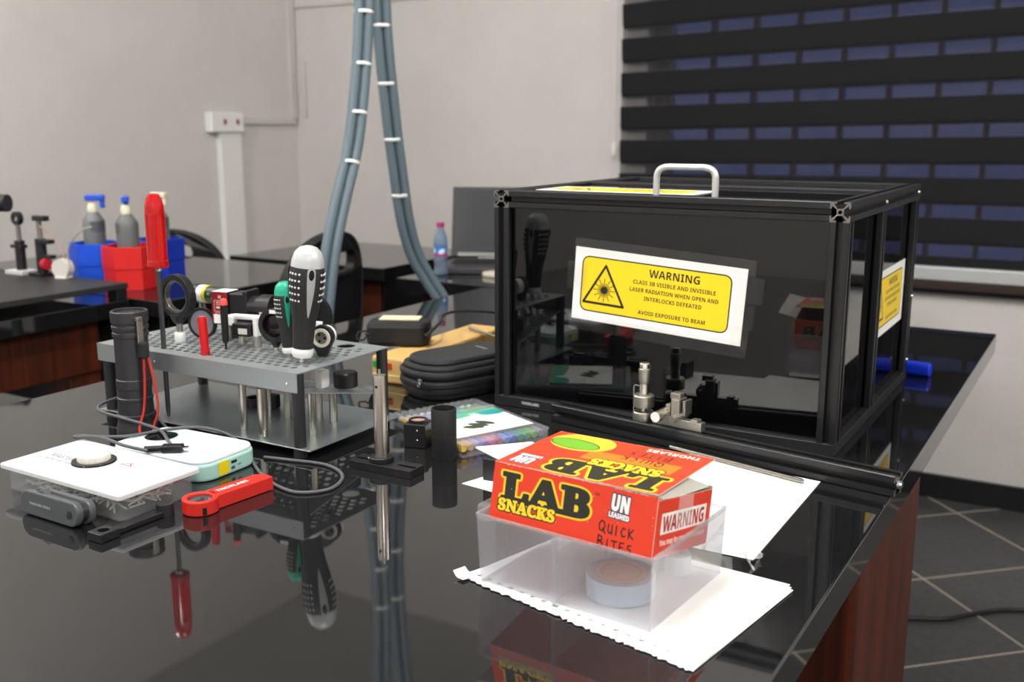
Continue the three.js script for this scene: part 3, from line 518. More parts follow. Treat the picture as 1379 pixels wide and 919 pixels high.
// kraftform style drivers with green and grey grips
const dotMat = std('#d9dad8', 0.5), gripMat = std('#232324', 0.7), greyGrip = std('#a9adaf', 0.45), greenGrip = std('#12a384', 0.45);
function gripDriver(name, label, pos, tilt, k, grip, cap) {
  const kr = k * 0.83;                                                // the grip is slim for its length
  const o = thing(name, label, 'screwdriver', pos); o.rotation.set(tilt[0], tilt[1], tilt[2]);
  const P = [[0.0001, 0.014], [0.0145, 0.0142], [0.016, 0.02], [0.0165, 0.032], [0.0185, 0.055], [0.023, 0.078], [0.0262, 0.094], [0.0272, 0.108], [0.0268, 0.12], [0.0255, 0.126]].map(([r, y]) => [r * kr, y * k]);
  part('grip', lathe(P, 40), gripMat, o);
  part('collar', lathe([[0, 0.006], [0.0145, 0.007], [0.0165, 0.01], [0.0168, 0.016], [0.0155, 0.019], [0, 0.019]].map(([r, y]) => [r * kr, y * k]), 36), M.white, o);
  part('shaft', lathe([[0, -0.07], [0.003, -0.07], [0.003, 0.008], [0, 0.008]].map(([r, y]) => [r, y]), 14), M.chrome, o);
  part('end_cap', lathe([[0.0256, 0.1255], [0.0246, 0.134], [0.021, 0.144], [0.0135, 0.1505], [0.006, 0.1525], [0.0045, 0.1522], [0.004, 0.1512], [0, 0.151]].map(([r, y]) => [r * kr, y * k]), 40), cap, o);
  const rad = (y) => { for (let i = 0; i < P.length - 1; i++) if (y >= P[i][1] && y <= P[i + 1][1]) { const t = (y - P[i][1]) / (P[i + 1][1] - P[i][1]); return P[i][0] + t * (P[i + 1][0] - P[i][0]); } return P[P.length - 1][0]; };
  const dots = []; for (let s = 0; s < 3; s++) for (let j = 0; j < 5; j++) for (let i = 0; i < 4; i++) { const y = (0.083 + j * 0.0086) * k, a = 1.05 + s * 2.0944 + (i - 1.5) * 0.24 + 0.55, r = rad(y); dots.push(new THREE.SphereGeometry(0.00155 * k, 8, 6).translate(r * Math.sin(a), y, r * Math.cos(a))); }
  const dt = part('grip_dots', dots, dotMat, o); dt.userData.kind = 'stuff';
  for (let s = 0; s < 3; s++) {                                       // long inset pads between the dotted fields
    const a = 0.55 + s * 2.0944, v = [], idx = [], n = 18; const pad = [];
    for (let i = 0; i <= n; i++) { const t = i / n, y = (0.062 + t * 0.066) * k, hw = 0.0066 * kr * Math.pow(Math.sin(Math.PI * Math.min(1, 0.02 + t * 0.56)), 0.8) * (t > 0.93 ? Math.sqrt(Math.max(0, (1 - t) / 0.07)) : 1); pad.push([y, hw]); }
    for (const [y, hw] of pad) for (const q of [-1, -0.5, 0, 0.5, 1]) { const r = rad(Math.min(y, P[P.length - 1][1])) + 0.0009 * k, da = q * hw / r; v.push(r * Math.sin(a + da), y, r * Math.cos(a + da)); }
    for (let i = 0; i < n; i++) for (let j = 0; j < 4; j++) { const p = i * 5 + j; idx.push(p, p + 1, p + 6, p, p + 6, p + 5); }
    const g = new THREE.BufferGeometry(); g.setAttribute('position', new THREE.Float32BufferAttribute(v, 3)); g.setIndex(idx); g.computeVertexNormals();
    const pd = part('grip_pad', g, grip, o); const hy = 0.118 * k, hr = rad(hy);
    part('hang_hole', new THREE.SphereGeometry(0.0036 * k, 14, 10).scale(1, 1.9, 0.35).translate(0, 0, hr + 0.0012 * k).rotateY(a).translate(0, hy, 0), M.dark, pd);
  }
}
gripDriver('screwdriver', 'large driver with silver dome cap and dotted black grip in rack', [-0.900, PLT + 0.001, -0.988], [0.0, 0.42, -0.1], 1.0, greyGrip, std('#b9bdbf', 0.3));
gripDriver('screwdriver', 'smaller driver with bright green grip pads behind the large one', [-0.938, PLT + 0.001, -1.006], [0, 0.35, 0.03], 0.66, greenGrip, greenGrip);
// slim red and black tools
{
  const o = thing('pocket_driver', 'slim red pocket driver standing at the rack front', 'screwdriver', [-1.043, PLT - 0.004, -0.957]); o.rotation.z = 0.05;
  part('barrel', lathe([[0, 0], [0.0035, 0], [0.0062, 0.004], [0.0062, 0.012], [0.0052, 0.015], [0.0058, 0.018], [0.006, 0.052], [0.0052, 0.056], [0, 0.0565]], 20), M.red, o);
  const p = thing('marker_pen', 'thin black pen with coral tip standing in the rack', 'pen', [-1.048, PLT - 0.004, -0.999]);
  part('barrel', lathe([[0, 0], [0.0012, 0], [0.0016, 0.012], [0.0045, 0.014], [0.0052, 0.05], [0.0052, 0.066], [0, 0.066]], 18), M.blackPlastic, p);
  part('tip', lathe([[0.0055, 0.0655], [0.0056, 0.069], [0.004, 0.0735], [0, 0.075]], 18), std('#e8534b', 0.5), p);
}
// optics on the rack
function mountPost(o, h, r = 0.0055, mat = M.steel) { part('post', cyl(r, r, h, 0, 0, 0, 18), mat, o); }
{
  const o = thing('ring_mount', 'black ring mirror mount on a white-footed post at rack left', 'mount', [-1.139, PLT, -1.0], 0.12);
  part('foot', lathe([[0, 0], [0.0072, 0], [0.0078, 0.001], [0.0078, 0.013], [0.007, 0.0145], [0, 0.0145]], 24), M.whiteGloss, o);
  part('post', cyl(0.0045, 0.0045, 0.026, 0, 0.014, 0), M.steel, o);
  part('ring', ring(0.0315, 0.0235, 0.012).translate(0, 0.066, -0.006).rotateY(-0.12), M.anod, o);
  part('neck', [lathe([[0.006, 0.027], [0.011, 0.034], [0.012, 0.04], [0, 0.04]], 18)], M.anod, o);
  part('inner_ring', ring(0.0237, 0.0205, 0.008).translate(0, 0.066, -0.004).rotateY(-0.12), M.cut, o);

  const b = thing('lens_barrel', 'dark lens barrel with white and yellow bands behind ring mount', 'lens', [-1.158, PLT, -1.062], 0.0);
  mountPost(b, 0.049);
  const hb = (r, x0, x1) => rod(V(x0, 0.06, 0), V(x1, 0.06, 0), r, 28);
  part('barrel', hb(0.0125, 0.018, 0.058), std('#1d3029', 0.4), b); part('white_band', hb(0.0132, 0.0, 0.012), M.whiteGloss, b); part('yellow_band', hb(0.0133, 0.012, 0.018), std('#d8c21c', 0.4), b); part('mount_ring', [hb(0.014, -0.012, 0)], M.anod, b);
  part('marks', [0, 1, 2, 3].map((i) => box(0.004, 0.003, 0.0006, 0.026 + i * 0.008, 0.063 - (i % 2) * 0.006, 0.0122)), std('#8fae9c', 0.5), b);

  const d = thing('filter_disc', 'pale grey filter disc with dark rim low on the rack plate', 'filter', [-1.127, PLT, -1.032], 0.25);
  part('glass', rod(V(0, 0.0235, -0.002), V(0, 0.0235, 0.002), 0.019, 36), std('#8b8892', 0.25), d);
  part('rim', ring(0.0228, 0.0188, 0.006).translate(0, 0.0235, -0.003), M.anod, d);

  const r = thing('camera_module', 'camera block with maroon printed side and black lens barrel on rack', 'camera', [-1.092, PLT, -1.045], 0.22);
  mountPost(r, 0.028);
  const face = canvasTex(256, 420, (c) => { c.fillStyle = '#8f1620'; c.fillRect(0, 0, 256, 420); c.strokeStyle = '#d9c9c4'; c.lineWidth = 7; c.strokeRect(40, 120, 176, 150); c.strokeRect(60, 290, 130, 80); c.fillStyle = '#d9c9c4'; c.font = 'bold 60px sans-serif'; c.textAlign = 'center'; c.fillText('M', 128, 90); c.fillRect(70, 140, 110, 14); c.fillRect(70, 170, 90, 10); c.fillRect(70, 200, 110, 30); });
  const fm = std('#ffffff', 0.4, 0, { map: face });
  part('housing', new THREE.BoxGeometry(0.026, 0.044, 0.03).translate(0, 0.05, 0), [M.blackPlastic, M.blackPlastic, M.whiteGloss, M.blackPlastic, fm, M.blackPlastic], r);
  part('side_label', box(0.013, 0.013, 0.0005, -0.004, 0.023 + 0.01, 0.0152), M.paper, r);
  part('side_body', [box(0.026, 0.042, 0.03, 0.027, 0.05, -0.001, 0.003), box(0.008, 0.05, 0.034, 0.041, 0.05, -0.002, 0.002)], M.anod, r);
  const bar = part('lens_barrel', [rod(V(0.044, 0.05, 0), V(0.06, 0.05, 0), 0.0165, 28), rod(V(0.06, 0.05, 0), V(0.079, 0.05, 0), 0.019, 28)], M.anod, r);
  part('barrel_label', new THREE.CylinderGeometry(0.0193, 0.0193, 0.011, 12, 1, true, -0.35, 1.1).rotateZ(-Math.PI / 2).rotateX(0.5).translate(0.071, 0.05, 0), std('#e2e4e6', 0.5, 0, { side: THREE.DoubleSide }), bar);

  const s = thing('laser_module', 'small black module with white brackets on two short rack posts', 'module', [-1.028, PLT, -1.03], 0.2);
  part('post', cyl(0.0056, 0.0056, 0.018, 0.01, 0, 0.004), M.steel, s); part('post', cyl(0.0056, 0.0056, 0.02, -0.02, 0, -0.004), M.steel, s);
  part('body', [box(0.027, 0.0185, 0.02, -0.006, 0.026, 0.01, 0.002)], M.blackPlastic, s); part('name_plate', box(0.014, 0.008, 0.0006, -0.002, 0.0245, 0.0202), std('#cfcdc4', 0.5), s);
  part('bracket', [box(0.008, 0.028, 0.012, 0.0125, 0.03, 0.006, 0.002), box(0.044, 0.007, 0.01, -0.008, 0.041, 0.0, 0.002), box(0.01, 0.016, 0.012, -0.03, 0.036, 0.002, 0.003)], M.whiteGloss, s);
  part('rear_block', box(0.012, 0.022, 0.012, -0.028, 0.02, -0.004, 0.002), M.anod, s);

  const w = thing('aperture_disc', 'large dark round wheel behind the green handled driver', 'wheel', [-0.957, PLT, -1.065], 0.35);
  part('wheel', [ring(0.036, 0.02, 0.008).translate(0, 0.043, -0.004), rod(V(0, 0.043, -0.003), V(0, 0.043, 0.003), 0.0205, 30)], M.anod, w);
  mountPost(w, 0.014);
  const l = thing('lens_mount', 'black lens mount with dark purple lens at the rack middle', 'mount', [-0.976, PLT, -1.022], 0.15);
  mountPost(l, 0.016, 0.004, M.chrome);
  part('ring', [ring(0.0235, 0.0165, 0.014).translate(0, 0.0365, -0.007), lathe([[0.004, 0.006], [0.009, 0.016], [0.011, 0.02], [0, 0.02]], 18)], M.anod, l);
  part('lens', new THREE.SphereGeometry(0.0167, 24, 12).scale(1, 1, 0.25).translate(0, 0.0365, 0), phy('#1b1016', 0.04), l);
  part('label', box(0.016, 0.005, 0.0006, 0.004, 0.056, 0.0071, 0), M.paper, l);

  const t = thing('mirror_mount', 'small black teardrop mount with white ring at rack right', 'mount', [-0.9, PLT, -1.03], 0.35);
  const sh = new THREE.Shape(); sh.moveTo(-0.0055, 0); sh.lineTo(0.0055, 0); sh.lineTo(0.0142, 0.019); sh.absarc(0, 0.0265, 0.0165, -0.42, Math.PI + 0.42); sh.lineTo(-0.0055, 0);
  part('plate', extrude(sh, 0.007, 0.001).translate(0, 0, -0.003), M.anod, t);
  part('white_ring', ring(0.0128, 0.0085, 0.002).translate(0, 0.026, 0.0045), std('#e4dfd2', 0.5), t);
  part('centre', rod(V(0, 0.026, 0.004), V(0, 0.026, 0.0055), 0.0086, 24), M.steelDull, t);
  for (let i = 0; i < 3; i++) part('screw', new THREE.SphereGeometry(0.002, 10, 8).translate(0.005 * Math.cos(i * 2.09), 0.026 + 0.005 * Math.sin(i * 2.09), 0.0056), M.dark, t);
  part('rear_cell', [rod(V(0, 0.026, -0.016), V(0, 0.026, -0.003), 0.014, 24)], M.whiteGloss, t);
  part('rear_block', box(0.011, 0.034, 0.01, -0.0115, 0.027, -0.014, 0.001), M.white, t);
}

// ------------------------------------------------------------------ left foreground
{ // torch
  const o = thing('torch', 'black ribbed torch standing on its head left of the rack', 'torch', [-1.124, T, -0.903], 0);
  part('body', lathe([[0, 0], [0.026, 0], [0.027, 0.002], [0.027, 0.012], [0.0245, 0.02], [0.0245, 0.026], [0.0255, 0.027], [0.0255, 0.031], [0.0235, 0.032], [0.0225, 0.05], [0.0235, 0.051], [0.0235, 0.054], [0.022, 0.055], [0.022, 0.066], [0.0232, 0.067], [0.0232, 0.079], [0.022, 0.08], [0.022, 0.137], [0.0235, 0.138], [0.0235, 0.143], [0.0222, 0.144], [0.0222, 0.147], [0.0238, 0.148], [0.0238, 0.152], [0.0226, 0.153], [0.0226, 0.156], [0.0242, 0.157], [0.0242, 0.171], [0.0232, 0.172], [0.0205, 0.172], [0.02, 0.168], [0, 0.168]], 40), std('#2b2b2e', 0.45), o);
  part('pocket_clip', [box(0.003, 0.042, 0.009, 0.0265, 0.142, 0.006, 0.001), box(0.006, 0.006, 0.009, 0.025, 0.163, 0.006, 0.001)], M.steelDull, o);
  part('cord_lock', box(0.012, 0.022, 0.012, 0.0305, 0.122, 0.006, 0.003), M.rubber, o);
  const cord = [[0.03, 0.112, 0.006], [0.03, 0.07, 0.008], [0.0295, 0.04, 0.012], [0.031, 0.018, 0.022], [0.045, 0.0045, 0.03]];
  part('wrist_cord', tube(cord, 0.0016, 50, 8), std('#c2271b', 0.7), o, 'red wrist cord');
  part('wrist_cord', tube(cord.map(([x, y, z], i) => [x + 0.004 + 0.012 * Math.sin(i * 0.8), y, z - 0.004 - 0.003 * i]), 0.0016, 50, 8), std('#c2271b', 0.7), o, 'red wrist cord');
}
const pbMint = std('#a9d6cc', 0.4);
{ // power bank
  const o = thing('power_bank', 'rounded white and mint power bank with black round window', 'power bank', [-0.974, T, -0.848], 0.03);
  part('shell', slab(rrect(0.162, 0.1, 0.024), 0.0005, 0.0215, 0.003), pbMint, o);
  part('top_cover', slab(rrect(0.158, 0.096, 0.022), 0.0206, 0.0258, 0.002), std('#dfe6f2', 0.35), o);
  part('round_window', cyl(0.0205, 0.0205, 0.0008, -0.046, 0.0254, -0.008, 36), M.blackGloss, o); part('window_ring', ring(0.0222, 0.0204, 0.0012, 0.0003).rotateX(-Math.PI / 2).translate(-0.046, 0.0254, -0.008), pbMint, o);
  part('yellow_sticker', box(0.0006, 0.0165, 0.017, 0.0813, 0.0115, 0.014), std('#f0d811', 0.5), o, 'yellow square sticker');
  part('port', box(0.0008, 0.0035, 0.009, 0.0812, 0.0145, -0.003, 0.0003), M.dark, o); part('port', box(0.0008, 0.0035, 0.006, 0.0812, 0.0075, -0.001, 0.0003), std('#3f5d58', 0.5), o); part('port', box(0.0008, 0.003, 0.006, 0.0812, 0.0095, -0.012, 0.0003), std('#7fa69d', 0.5), o);
  part('indicator', box(0.018, 0.0003, 0.0012, 0.02, 0.0259, 0.01), std('#c5ccd8', 0.4), o);
}
{ // box of pins
  const rot = -0.02, o = thing('parts_box', 'frosted plastic box of metal pins with a flat white lid', 'box', [-0.976, T, -0.727], rot);
  const w = 0.199, d = 0.099, h = 0.026;
  const sh = rrect(w, d, 0.006); sh.holes.push(rrect(w - 0.0025, d - 0.0025, 0.005));
  part('box_wall', slab(sh, 0.0012, h), M.frost, o); part('box_bottom', slab(rrect(w, d, 0.006), 0, 0.0012), M.frost, o);
  const lidTex = canvasTex(1024, 560, (c) => { c.fillStyle = '#f1f2f3'; c.fillRect(0, 0, 1024, 560); c.fillStyle = '#566078'; c.font = 'bold 66px sans-serif'; c.fillText('MASTER-V', 90, 320, 270); c.font = 'bold 38px sans-serif'; c.fillText('THORLABS LAB', 92, 372, 250); c.fillStyle = '#aab0bc'; for (let i = 0; i < 9; i++) c.fillRect(560, 300 + i * 22, 330 - (i % 3) * 40, 7); for (let i = 0; i < 6; i++) c.fillRect(640, 90 + i * 20, 150, 6); c.strokeStyle = '#d8463a'; c.lineWidth = 9; c.beginPath(); c.moveTo(600, 190); c.lineTo(650, 150); c.lineTo(690, 190); c.closePath(); c.stroke(); });
  const lid = part('lid', slab(rrect(w + 0.012, d + 0.012, 0.005), h, h + 0.006, 0.0015), M.lid, o);
  part('lid_print', new THREE.PlaneGeometry(w, d).rotateX(-Math.PI / 2).translate(0, h + 0.0062, 0), phy('#ffffff', 0.6, { map: lidTex, transmission: 0.4, thickness: 0 }), lid);
  // loose pins
  const g = new THREE.CylinderGeometry(0.0013, 0.0013, 0.021, 7), pins = new THREE.InstancedMesh(g, std('#e0d8ca', 0.35, 0.4), 420), m = new THREE.Matrix4(), q = new THREE.Quaternion();
  for (let i = 0; i < 420; i++) { q.setFromEuler(new THREE.Euler((rnd() - 0.5) * 0.7, rnd() * 6.28, Math.PI / 2 + (rnd() - 0.5) * 0.6)); m.compose(V((rnd() - 0.5) * (w - 0.03), 0.0045 + rnd() * 0.0165, (rnd() - 0.5) * (d - 0.028)), q, V(1, 1, 1)); pins.setMatrixAt(i, m); }
  pins.name = 'metal_pins'; pins.userData = { label: 'heap of small metal pins inside the frosted box', category: 'pins', kind: 'stuff' }; pins.position.copy(o.position); pins.rotation.y = rot; pins.castShadow = pins.receiveShadow = true; scene.add(pins);
  const c = thing('round_puck', 'white round cap on a black ring upon the box lid', 'cap', [-0.992, T + h + 0.0063, -0.733], 0);
  part('black_ring', lathe([[0, 0], [0.0245, 0], [0.0252, 0.0008], [0.0245, 0.002], [0, 0.002]], 40), M.blackGloss, c);
  part('cap', lathe([[0.018, 0.002], [0.0185, 0.003], [0.0185, 0.009], [0.0172, 0.0112], [0.012, 0.0122], [0, 0.0124]], 40), std('#e9e6dc', 0.4), c);
}
{ // folding tool
  const o = thing('folding_tool', 'dark grey folding tool leaning on the front of the pin box', 'tool', [-0.948, T, -0.648], -0.02); o.rotation.x = -0.12;
  const cover = (z, t, mat, nm) => part(nm, extrude(rrect(0.098, 0.026, 0.0118), t, 0.0018).translate(0, 0.0131, z), mat, o);
  cover(0.0035, 0.0048, std('#4c5054', 0.42), 'side_cover'); cover(-0.012, 0.0048, std('#4c5054', 0.42), 'side_cover');
  part('blades', extrude(rrect(0.086, 0.019, 0.009), 0.011, 0.0005).translate(0.004, 0.0145, -0.0085), std('#2a2a2d', 0.4), o);
  part('thumb_tab', extrude(poly([[-0.03, 0.022], [-0.008, 0.022], [-0.012, 0.031], [-0.02, 0.0285]]), 0.006, 0.001).translate(0, 0, 0.001), std('#5a5e62', 0.4), o);
  part('pivot', rod(V(0.036, 0.0125, 0.009), V(0.036, 0.0125, 0.0107), 0.0042, 20), std('#232427', 0.5), o);
  const tx = canvasTex(512, 64, (c) => { c.fillStyle = '#4c5054'; c.fillRect(0, 0, 512, 64); c.fillStyle = '#aeb3b8'; c.font = 'bold 44px sans-serif'; c.fillText('THORLABS TOOLS', 10, 48, 480); });
  part('lettering', new THREE.PlaneGeometry(0.05, 0.0055).translate(-0.008, 0.0135, 0.0103), std('#ffffff', 0.5, 0, { map: tx }), o);
}
{ // black clamp arm
  const o = thing('clamp_arm', 'flat black clamp arm lying against the corner of pin box', 'bracket', [-0.858, T, -0.68], -0.02);
  part('arm', box(0.013, 0.006, 0.075, 0, 0.0035, -0.004, 0.001), M.anod, o);
  const s = rrect(0.021, 0.024, 0.0015); s.holes.push(circ(0.0058)); part('end_block', slab(s, 0.0003, 0.0095, 0.0008).translate(0.001, 0, 0.042), M.anod, o);
  part('knuckle', [cyl(0.0095, 0.0095, 0.013, 0, 0, -0.036, 24)], M.anodSoft, o);
}
{ // red magnifier
  const o = thing('magnifier', 'red folding magnifier with round lens and white lettering', 'magnifier', [-0.831, T, -0.742], -0.1);
  const mat = std('#d4291d', 0.4); const s = disc(0.0195); s.holes.push(circ(0.0135));
  part('lens_frame', slab(s, 0.0005, 0.0165, 0.0015), mat, o); part('lens', cyl(0.0138, 0.0138, 0.003, 0, 0.0105, 0, 32), phy('#3a4144', 0.04), o);
  part('handle', slab(poly([[-0.0115, 0.015], [0.0115, 0.015], [0.0115, 0.092], [-0.0025, 0.092], [-0.0115, 0.084]]), 0.0005, 0.0165, 0.001), mat, o);
  const tx = canvasTex(512, 96, (c) => { c.fillStyle = '#d4291d'; c.fillRect(0, 0, 512, 96); c.fillStyle = '#f2eeee'; c.font = 'bold 74px sans-serif'; c.fillText('THORLABS', 16, 74, 480); });
  part('lettering', new THREE.PlaneGeometry(0.06, 0.0115).rotateX(-Math.PI / 2).rotateY(Math.PI / 2).translate(0, 0.0168, -0.05), std('#ffffff', 0.4, 0, { map: tx }), o);
  part('pivot', [box(0.004, 0.009, 0.012, 0.0165, 0.006, 0.004, 0.001)], M.blackPlastic, o);
}
{ // usb cable
  const y0 = T + 0.0022, yb = T + 0.0258 + 0.0022, yl = T + 0.0345;
  const o = thing('usb_cable', 'grey black charging cable looped over the power bank and box', 'cable', [0, 0, 0]);
  part('cord', tube([[-0.976, yb + 0.002, -0.796], [-1.01, yb + 0.006, -0.788], [-1.05, yl + 0.004, -0.786], [-1.088, yl, -0.779], [-1.094, yl - 0.002, -0.790], [-1.075, yl - 0.004, -0.803], [-1.05, yb + 0.001, -0.826], [-1.035, yb, -0.866], [-1.02, yb, -0.892], [-0.985, yb, -0.905], [-0.955, y0 + 0.016, -0.915], [-0.925, y0 + 0.004, -0.908], [-0.875, y0, -0.873], [-0.82, y0, -0.843], [-0.775, y0, -0.836], [-0.752, y0, -0.862], [-0.768, y0, -0.905], [-0.81, y0, -0.927], [-0.87, y0, -0.918], [-0.9, y0, -0.911]], 0.0021, 260, 9), M.cableGrey, o);
  part('cord', tube([[-0.963, yb + 0.003, -0.822], [-0.985, yb + 0.003, -0.835], [-1.03, yb + 0.002, -0.862], [-1.08, yb, -0.876], [-1.115, yb + 0.006, -0.868], [-1.16, yb + 0.008, -0.872], [-1.178, yb + 0.010, -0.888], [-1.172, yb + 0.014, -0.93], [-1.14, yb + 0.012, -0.931], [-1.1, y0 + 0.01, -0.926], [-1.06, y0 + 0.001, -0.917], [-1.02, y0, -0.92]], 0.0021, 160, 9), M.cableGrey, o);
  const pl = part('plug', [rod(V(-0.985, yb + 0.002, -0.799), V(-0.965, yb + 0.003, -0.811), 0.0038, 12), box(0.026, 0.0085, 0.0135, 0, 0, 0, 0.002).rotateY(0.62).translate(-0.957, yb + 0.003, -0.817)], M.blackPlastic, o);
  part('contact', box(0.007, 0.0028, 0.0084, 0, 0, 0, 0.001).rotateY(0.62).translate(-0.9445, yb + 0.003, -0.826), M.chrome, pl);
}

// ------------------------------------------------------------------ middle of the bench
{
  const o = thing('optics_post', 'polished steel post on a slotted black base beside the rack', 'post', [-0.741, T, -0.955], 0.02);
  const s = rrect(0.092, 0.03, 0.001); for (const x of [-0.031, 0.031]) s.holes.push(rrect(0.026, 0.0065, 0.003, x, 0));
  part('base', slab(s, 0, 0.01, 0.0006), M.anod, o);
  part('collar', lathe([[0, 0.01], [0.0145, 0.01], [0.0152, 0.0108], [0.0152, 0.0155], [0.0145, 0.0163], [0, 0.0163]]).translate(-0.008, 0, -0.002), M.anod, o);
  part('shaft', lathe([[0, 0.012], [0.0084, 0.012], [0.0084, 0.1155], [0.0078, 0.118], [0.003, 0.1185], [0, 0.1185]]).translate(-0.008, 0, -0.002), M.steel, o);
  part('stud', cyl(0.0018, 0.0018, 0.007, -0.008, 0.118, -0.002, 12), M.steel, o);
  part('cross_hole', rod(V(-0.007, 0.105, 0.0058), V(-0.0068, 0.105, 0.0066), 0.0017, 12), M.dark, o);
  part('set_screw', new THREE.SphereGeometry(0.002, 10, 8).translate(-0.022, 0.0125, 0.004), M.chrome, o);
}
{
  const o = thing('lens_tube', 'matte black open lens tube standing in front of pen case', 'tube', [-0.709, T, -1.034]);
  part('tube', lathe([[0.0128, 0.002], [0.0128, 0], [0.0158, 0], [0.016, 0.0006], [0.016, 0.0315], [0.0155, 0.0318], [0.0155, 0.0324], [0.016, 0.0327], [0.016, 0.0635], [0.0158, 0.064], [0.0142, 0.064], [0.0142, 0.012], [0, 0.012]], 44), std('#1a1a1c', 0.62), o);
  const c = thing('cube_mount', 'black cube mount with a pinkish round window beside lens tube', 'mount', [-0.766, T, -1.058], 0.25);
  part('cube', box(0.03, 0.032, 0.03, 0, 0.016, 0, 0.0015), M.anod, c);
  part('window_ring', ring(0.0125, 0.0098, 0.004).rotateX(-Math.PI / 2).translate(0, 0.0318, 0), M.anod, c); part('window', cyl(0.0099, 0.0099, 0.0015, 0, 0.032, 0, 28), std('#c09084', 0.35), c);
  for (const y of [0.011, 0.024]) part('set_screw', new THREE.SphereGeometry(0.0016, 10, 8).translate(0.004, y, 0.015), M.chrome, c);
  const k = thing('post_holder', 'small black block half hidden behind the snack box', 'block', [-0.606, T, -0.998], 0.1);
  part('body', box(0.03, 0.028, 0.028, 0, 0.014, 0, 0.002), M.anod, k); part('bore', cyl(0.006, 0.006, 0.001, -0.004, 0.0275, 0, 16), M.dark, k);
}
{ // pen case
  const th = 0.43, CX = -0.738, CZ = -1.14, o = thing('pen_case', 'flat clear case of coloured pens with printed insert card', 'case', [CX, T, CZ], -th);
  // local +x runs along the pens, towards the snack box; local z across the row of pens
  const w = 0.184, d = 0.138, n = 12, step = d / n;
  const edge = []; edge.push([w / 2, -d / 2 + 0.004], [w / 2, d / 2 - 0.004], [w / 2 - 0.004, d / 2]);
  const s = new THREE.Shape(); s.moveTo(-w / 2 + 0.006, -d / 2); s.lineTo(w / 2 - 0.006, -d / 2); s.quadraticCurveTo(w / 2, -d / 2, w / 2, -d / 2 + 0.006); s.lineTo(w / 2, d / 2 - 0.006); s.quadraticCurveTo(w / 2, d / 2, w / 2 - 0.006, d / 2); s.lineTo(-w / 2 + 0.006, d / 2);
  for (let i = n - 1; i >= 0; i--) { const y = -d / 2 + (i + 0.5) * step; s.quadraticCurveTo(-w / 2 - 0.004, y + step * 0.45, -w / 2 - 0.004, y); s.quadraticCurveTo(-w / 2 - 0.004, y - step * 0.45, -w / 2 + 0.006, y - step / 2); }
  part('lower_tray', slab(s, 0.0002, 0.0022), M.frost, o);
  part('cover', slab(s, 0.0155, 0.0177, 0.0004), M.clear, o);
  part('side_wall', [span(w / 2 - 0.0012, w / 2, 0.0022, 0.0155, -d / 2 + 0.006, d / 2 - 0.006), span(-w / 2 + 0.004, w / 2 - 0.006, 0.0022, 0.0155, d / 2 - 0.0012, d / 2), span(-w / 2 + 0.004, w / 2 - 0.006, 0.0022, 0.0155, -d / 2, -d / 2 + 0.0012)], M.frost, o);
  part('hinge_bar', [span(w / 2 - 0.028, w / 2 - 0.026, 0.0177, 0.019, -d / 2 + 0.008, d / 2 - 0.008, 0.0005), span(-w / 2 + 0.05, -w / 2 + 0.056, 0.0177, 0.021, -d / 2 + 0.004, d / 2 - 0.01, 0.001)], M.clear, o);
  const card = canvasTex(640, 480, (c) => { c.fillStyle = '#eef3ef'; c.fillRect(0, 0, 640, 480); c.fillStyle = '#57b08a'; c.beginPath(); c.moveTo(0, 0); c.lineTo(640, 0); c.lineTo(640, 90); c.bezierCurveTo(420, 60, 200, 150, 0, 120); c.fill(); c.fillStyle = '#1b9a98'; c.beginPath(); c.ellipse(560, 95, 110, 55, 0, 0, 7); c.fill(); c.fillStyle = '#f2f6f4'; c.font = 'bold 60px sans-serif'; c.fillText('36', 380, 90); c.fillStyle = '#2c3a2d'; for (const [x, y, a] of [[300, 300, 0.8], [370, 280, 0.9], [240, 330, 0.5]]) { c.save(); c.translate(x, y); c.rotate(a); c.beginPath(); c.ellipse(0, 0, 74, 34, 0, 0, 7); c.fill(); c.restore(); } c.fillStyle = '#d9a24a'; c.fillRect(150, 360, 120, 10); c.fillRect(480, 260, 90, 9); c.fillRect(90, 200, 60, 8); });
  part('insert_card', new THREE.PlaneGeometry(d - 0.016, 0.098).rotateX(-Math.PI / 2).rotateY(-Math.PI / 2 + Math.PI).translate(0.014, 0.0182, 0), std('#ffffff', 0.35, 0, { map: card }), o);
  part('insert_edge', box(0.098, 0.0003, d - 0.016, 0.014, 0.0179, 0), M.paper, o);
  const cols = [['yellow', '#eac23a'], ['peach', '#e6ae7c'], ['pale lilac', '#b9a4d4'], ['violet', '#8a6cc4'], ['pink', '#df6f9c'], ['rose', '#c95c86'], ['sky blue', '#6f9be0'], ['blue', '#3f6fc9'], ['teal', '#2f9c8f'], ['green', '#3aa65a'], ['leaf green', '#78b83f'], ['grey', '#8a8f98']];
  const c = Math.cos(-th), sn = Math.sin(-th);
  cols.forEach(([nm, hex], i) => {
    const z = d / 2 - 0.0078 - i * (d - 0.0156) / 11, lx = -w / 2 + 0.006, m = std(hex, 0.4);
    const p = thing('felt_pen', `${nm} felt pen lying in the clear pen case`, 'pen', [CX + lx * c + z * sn, T + 0.0088, CZ - lx * sn + z * c], -th, 'felt pens in the clear case');
    part('barrel', lathe([[0, 0], [0.004, 0.001], [0.005, 0.004], [0.005, 0.1], [0.0046, 0.104], [0, 0.104]], 14).rotateZ(-Math.PI / 2), i % 3 === 2 ? m : std('#e6e2da', 0.4), p);
    part('cap', lathe([[0.0053, 0.1], [0.0053, 0.162], [0.0045, 0.167], [0, 0.168]], 14).rotateZ(-Math.PI / 2), m, p); part('end_plug', lathe([[0.0052, 0.012], [0.0052, 0.046]], 14).rotateZ(-Math.PI / 2), m, p);
  });
}
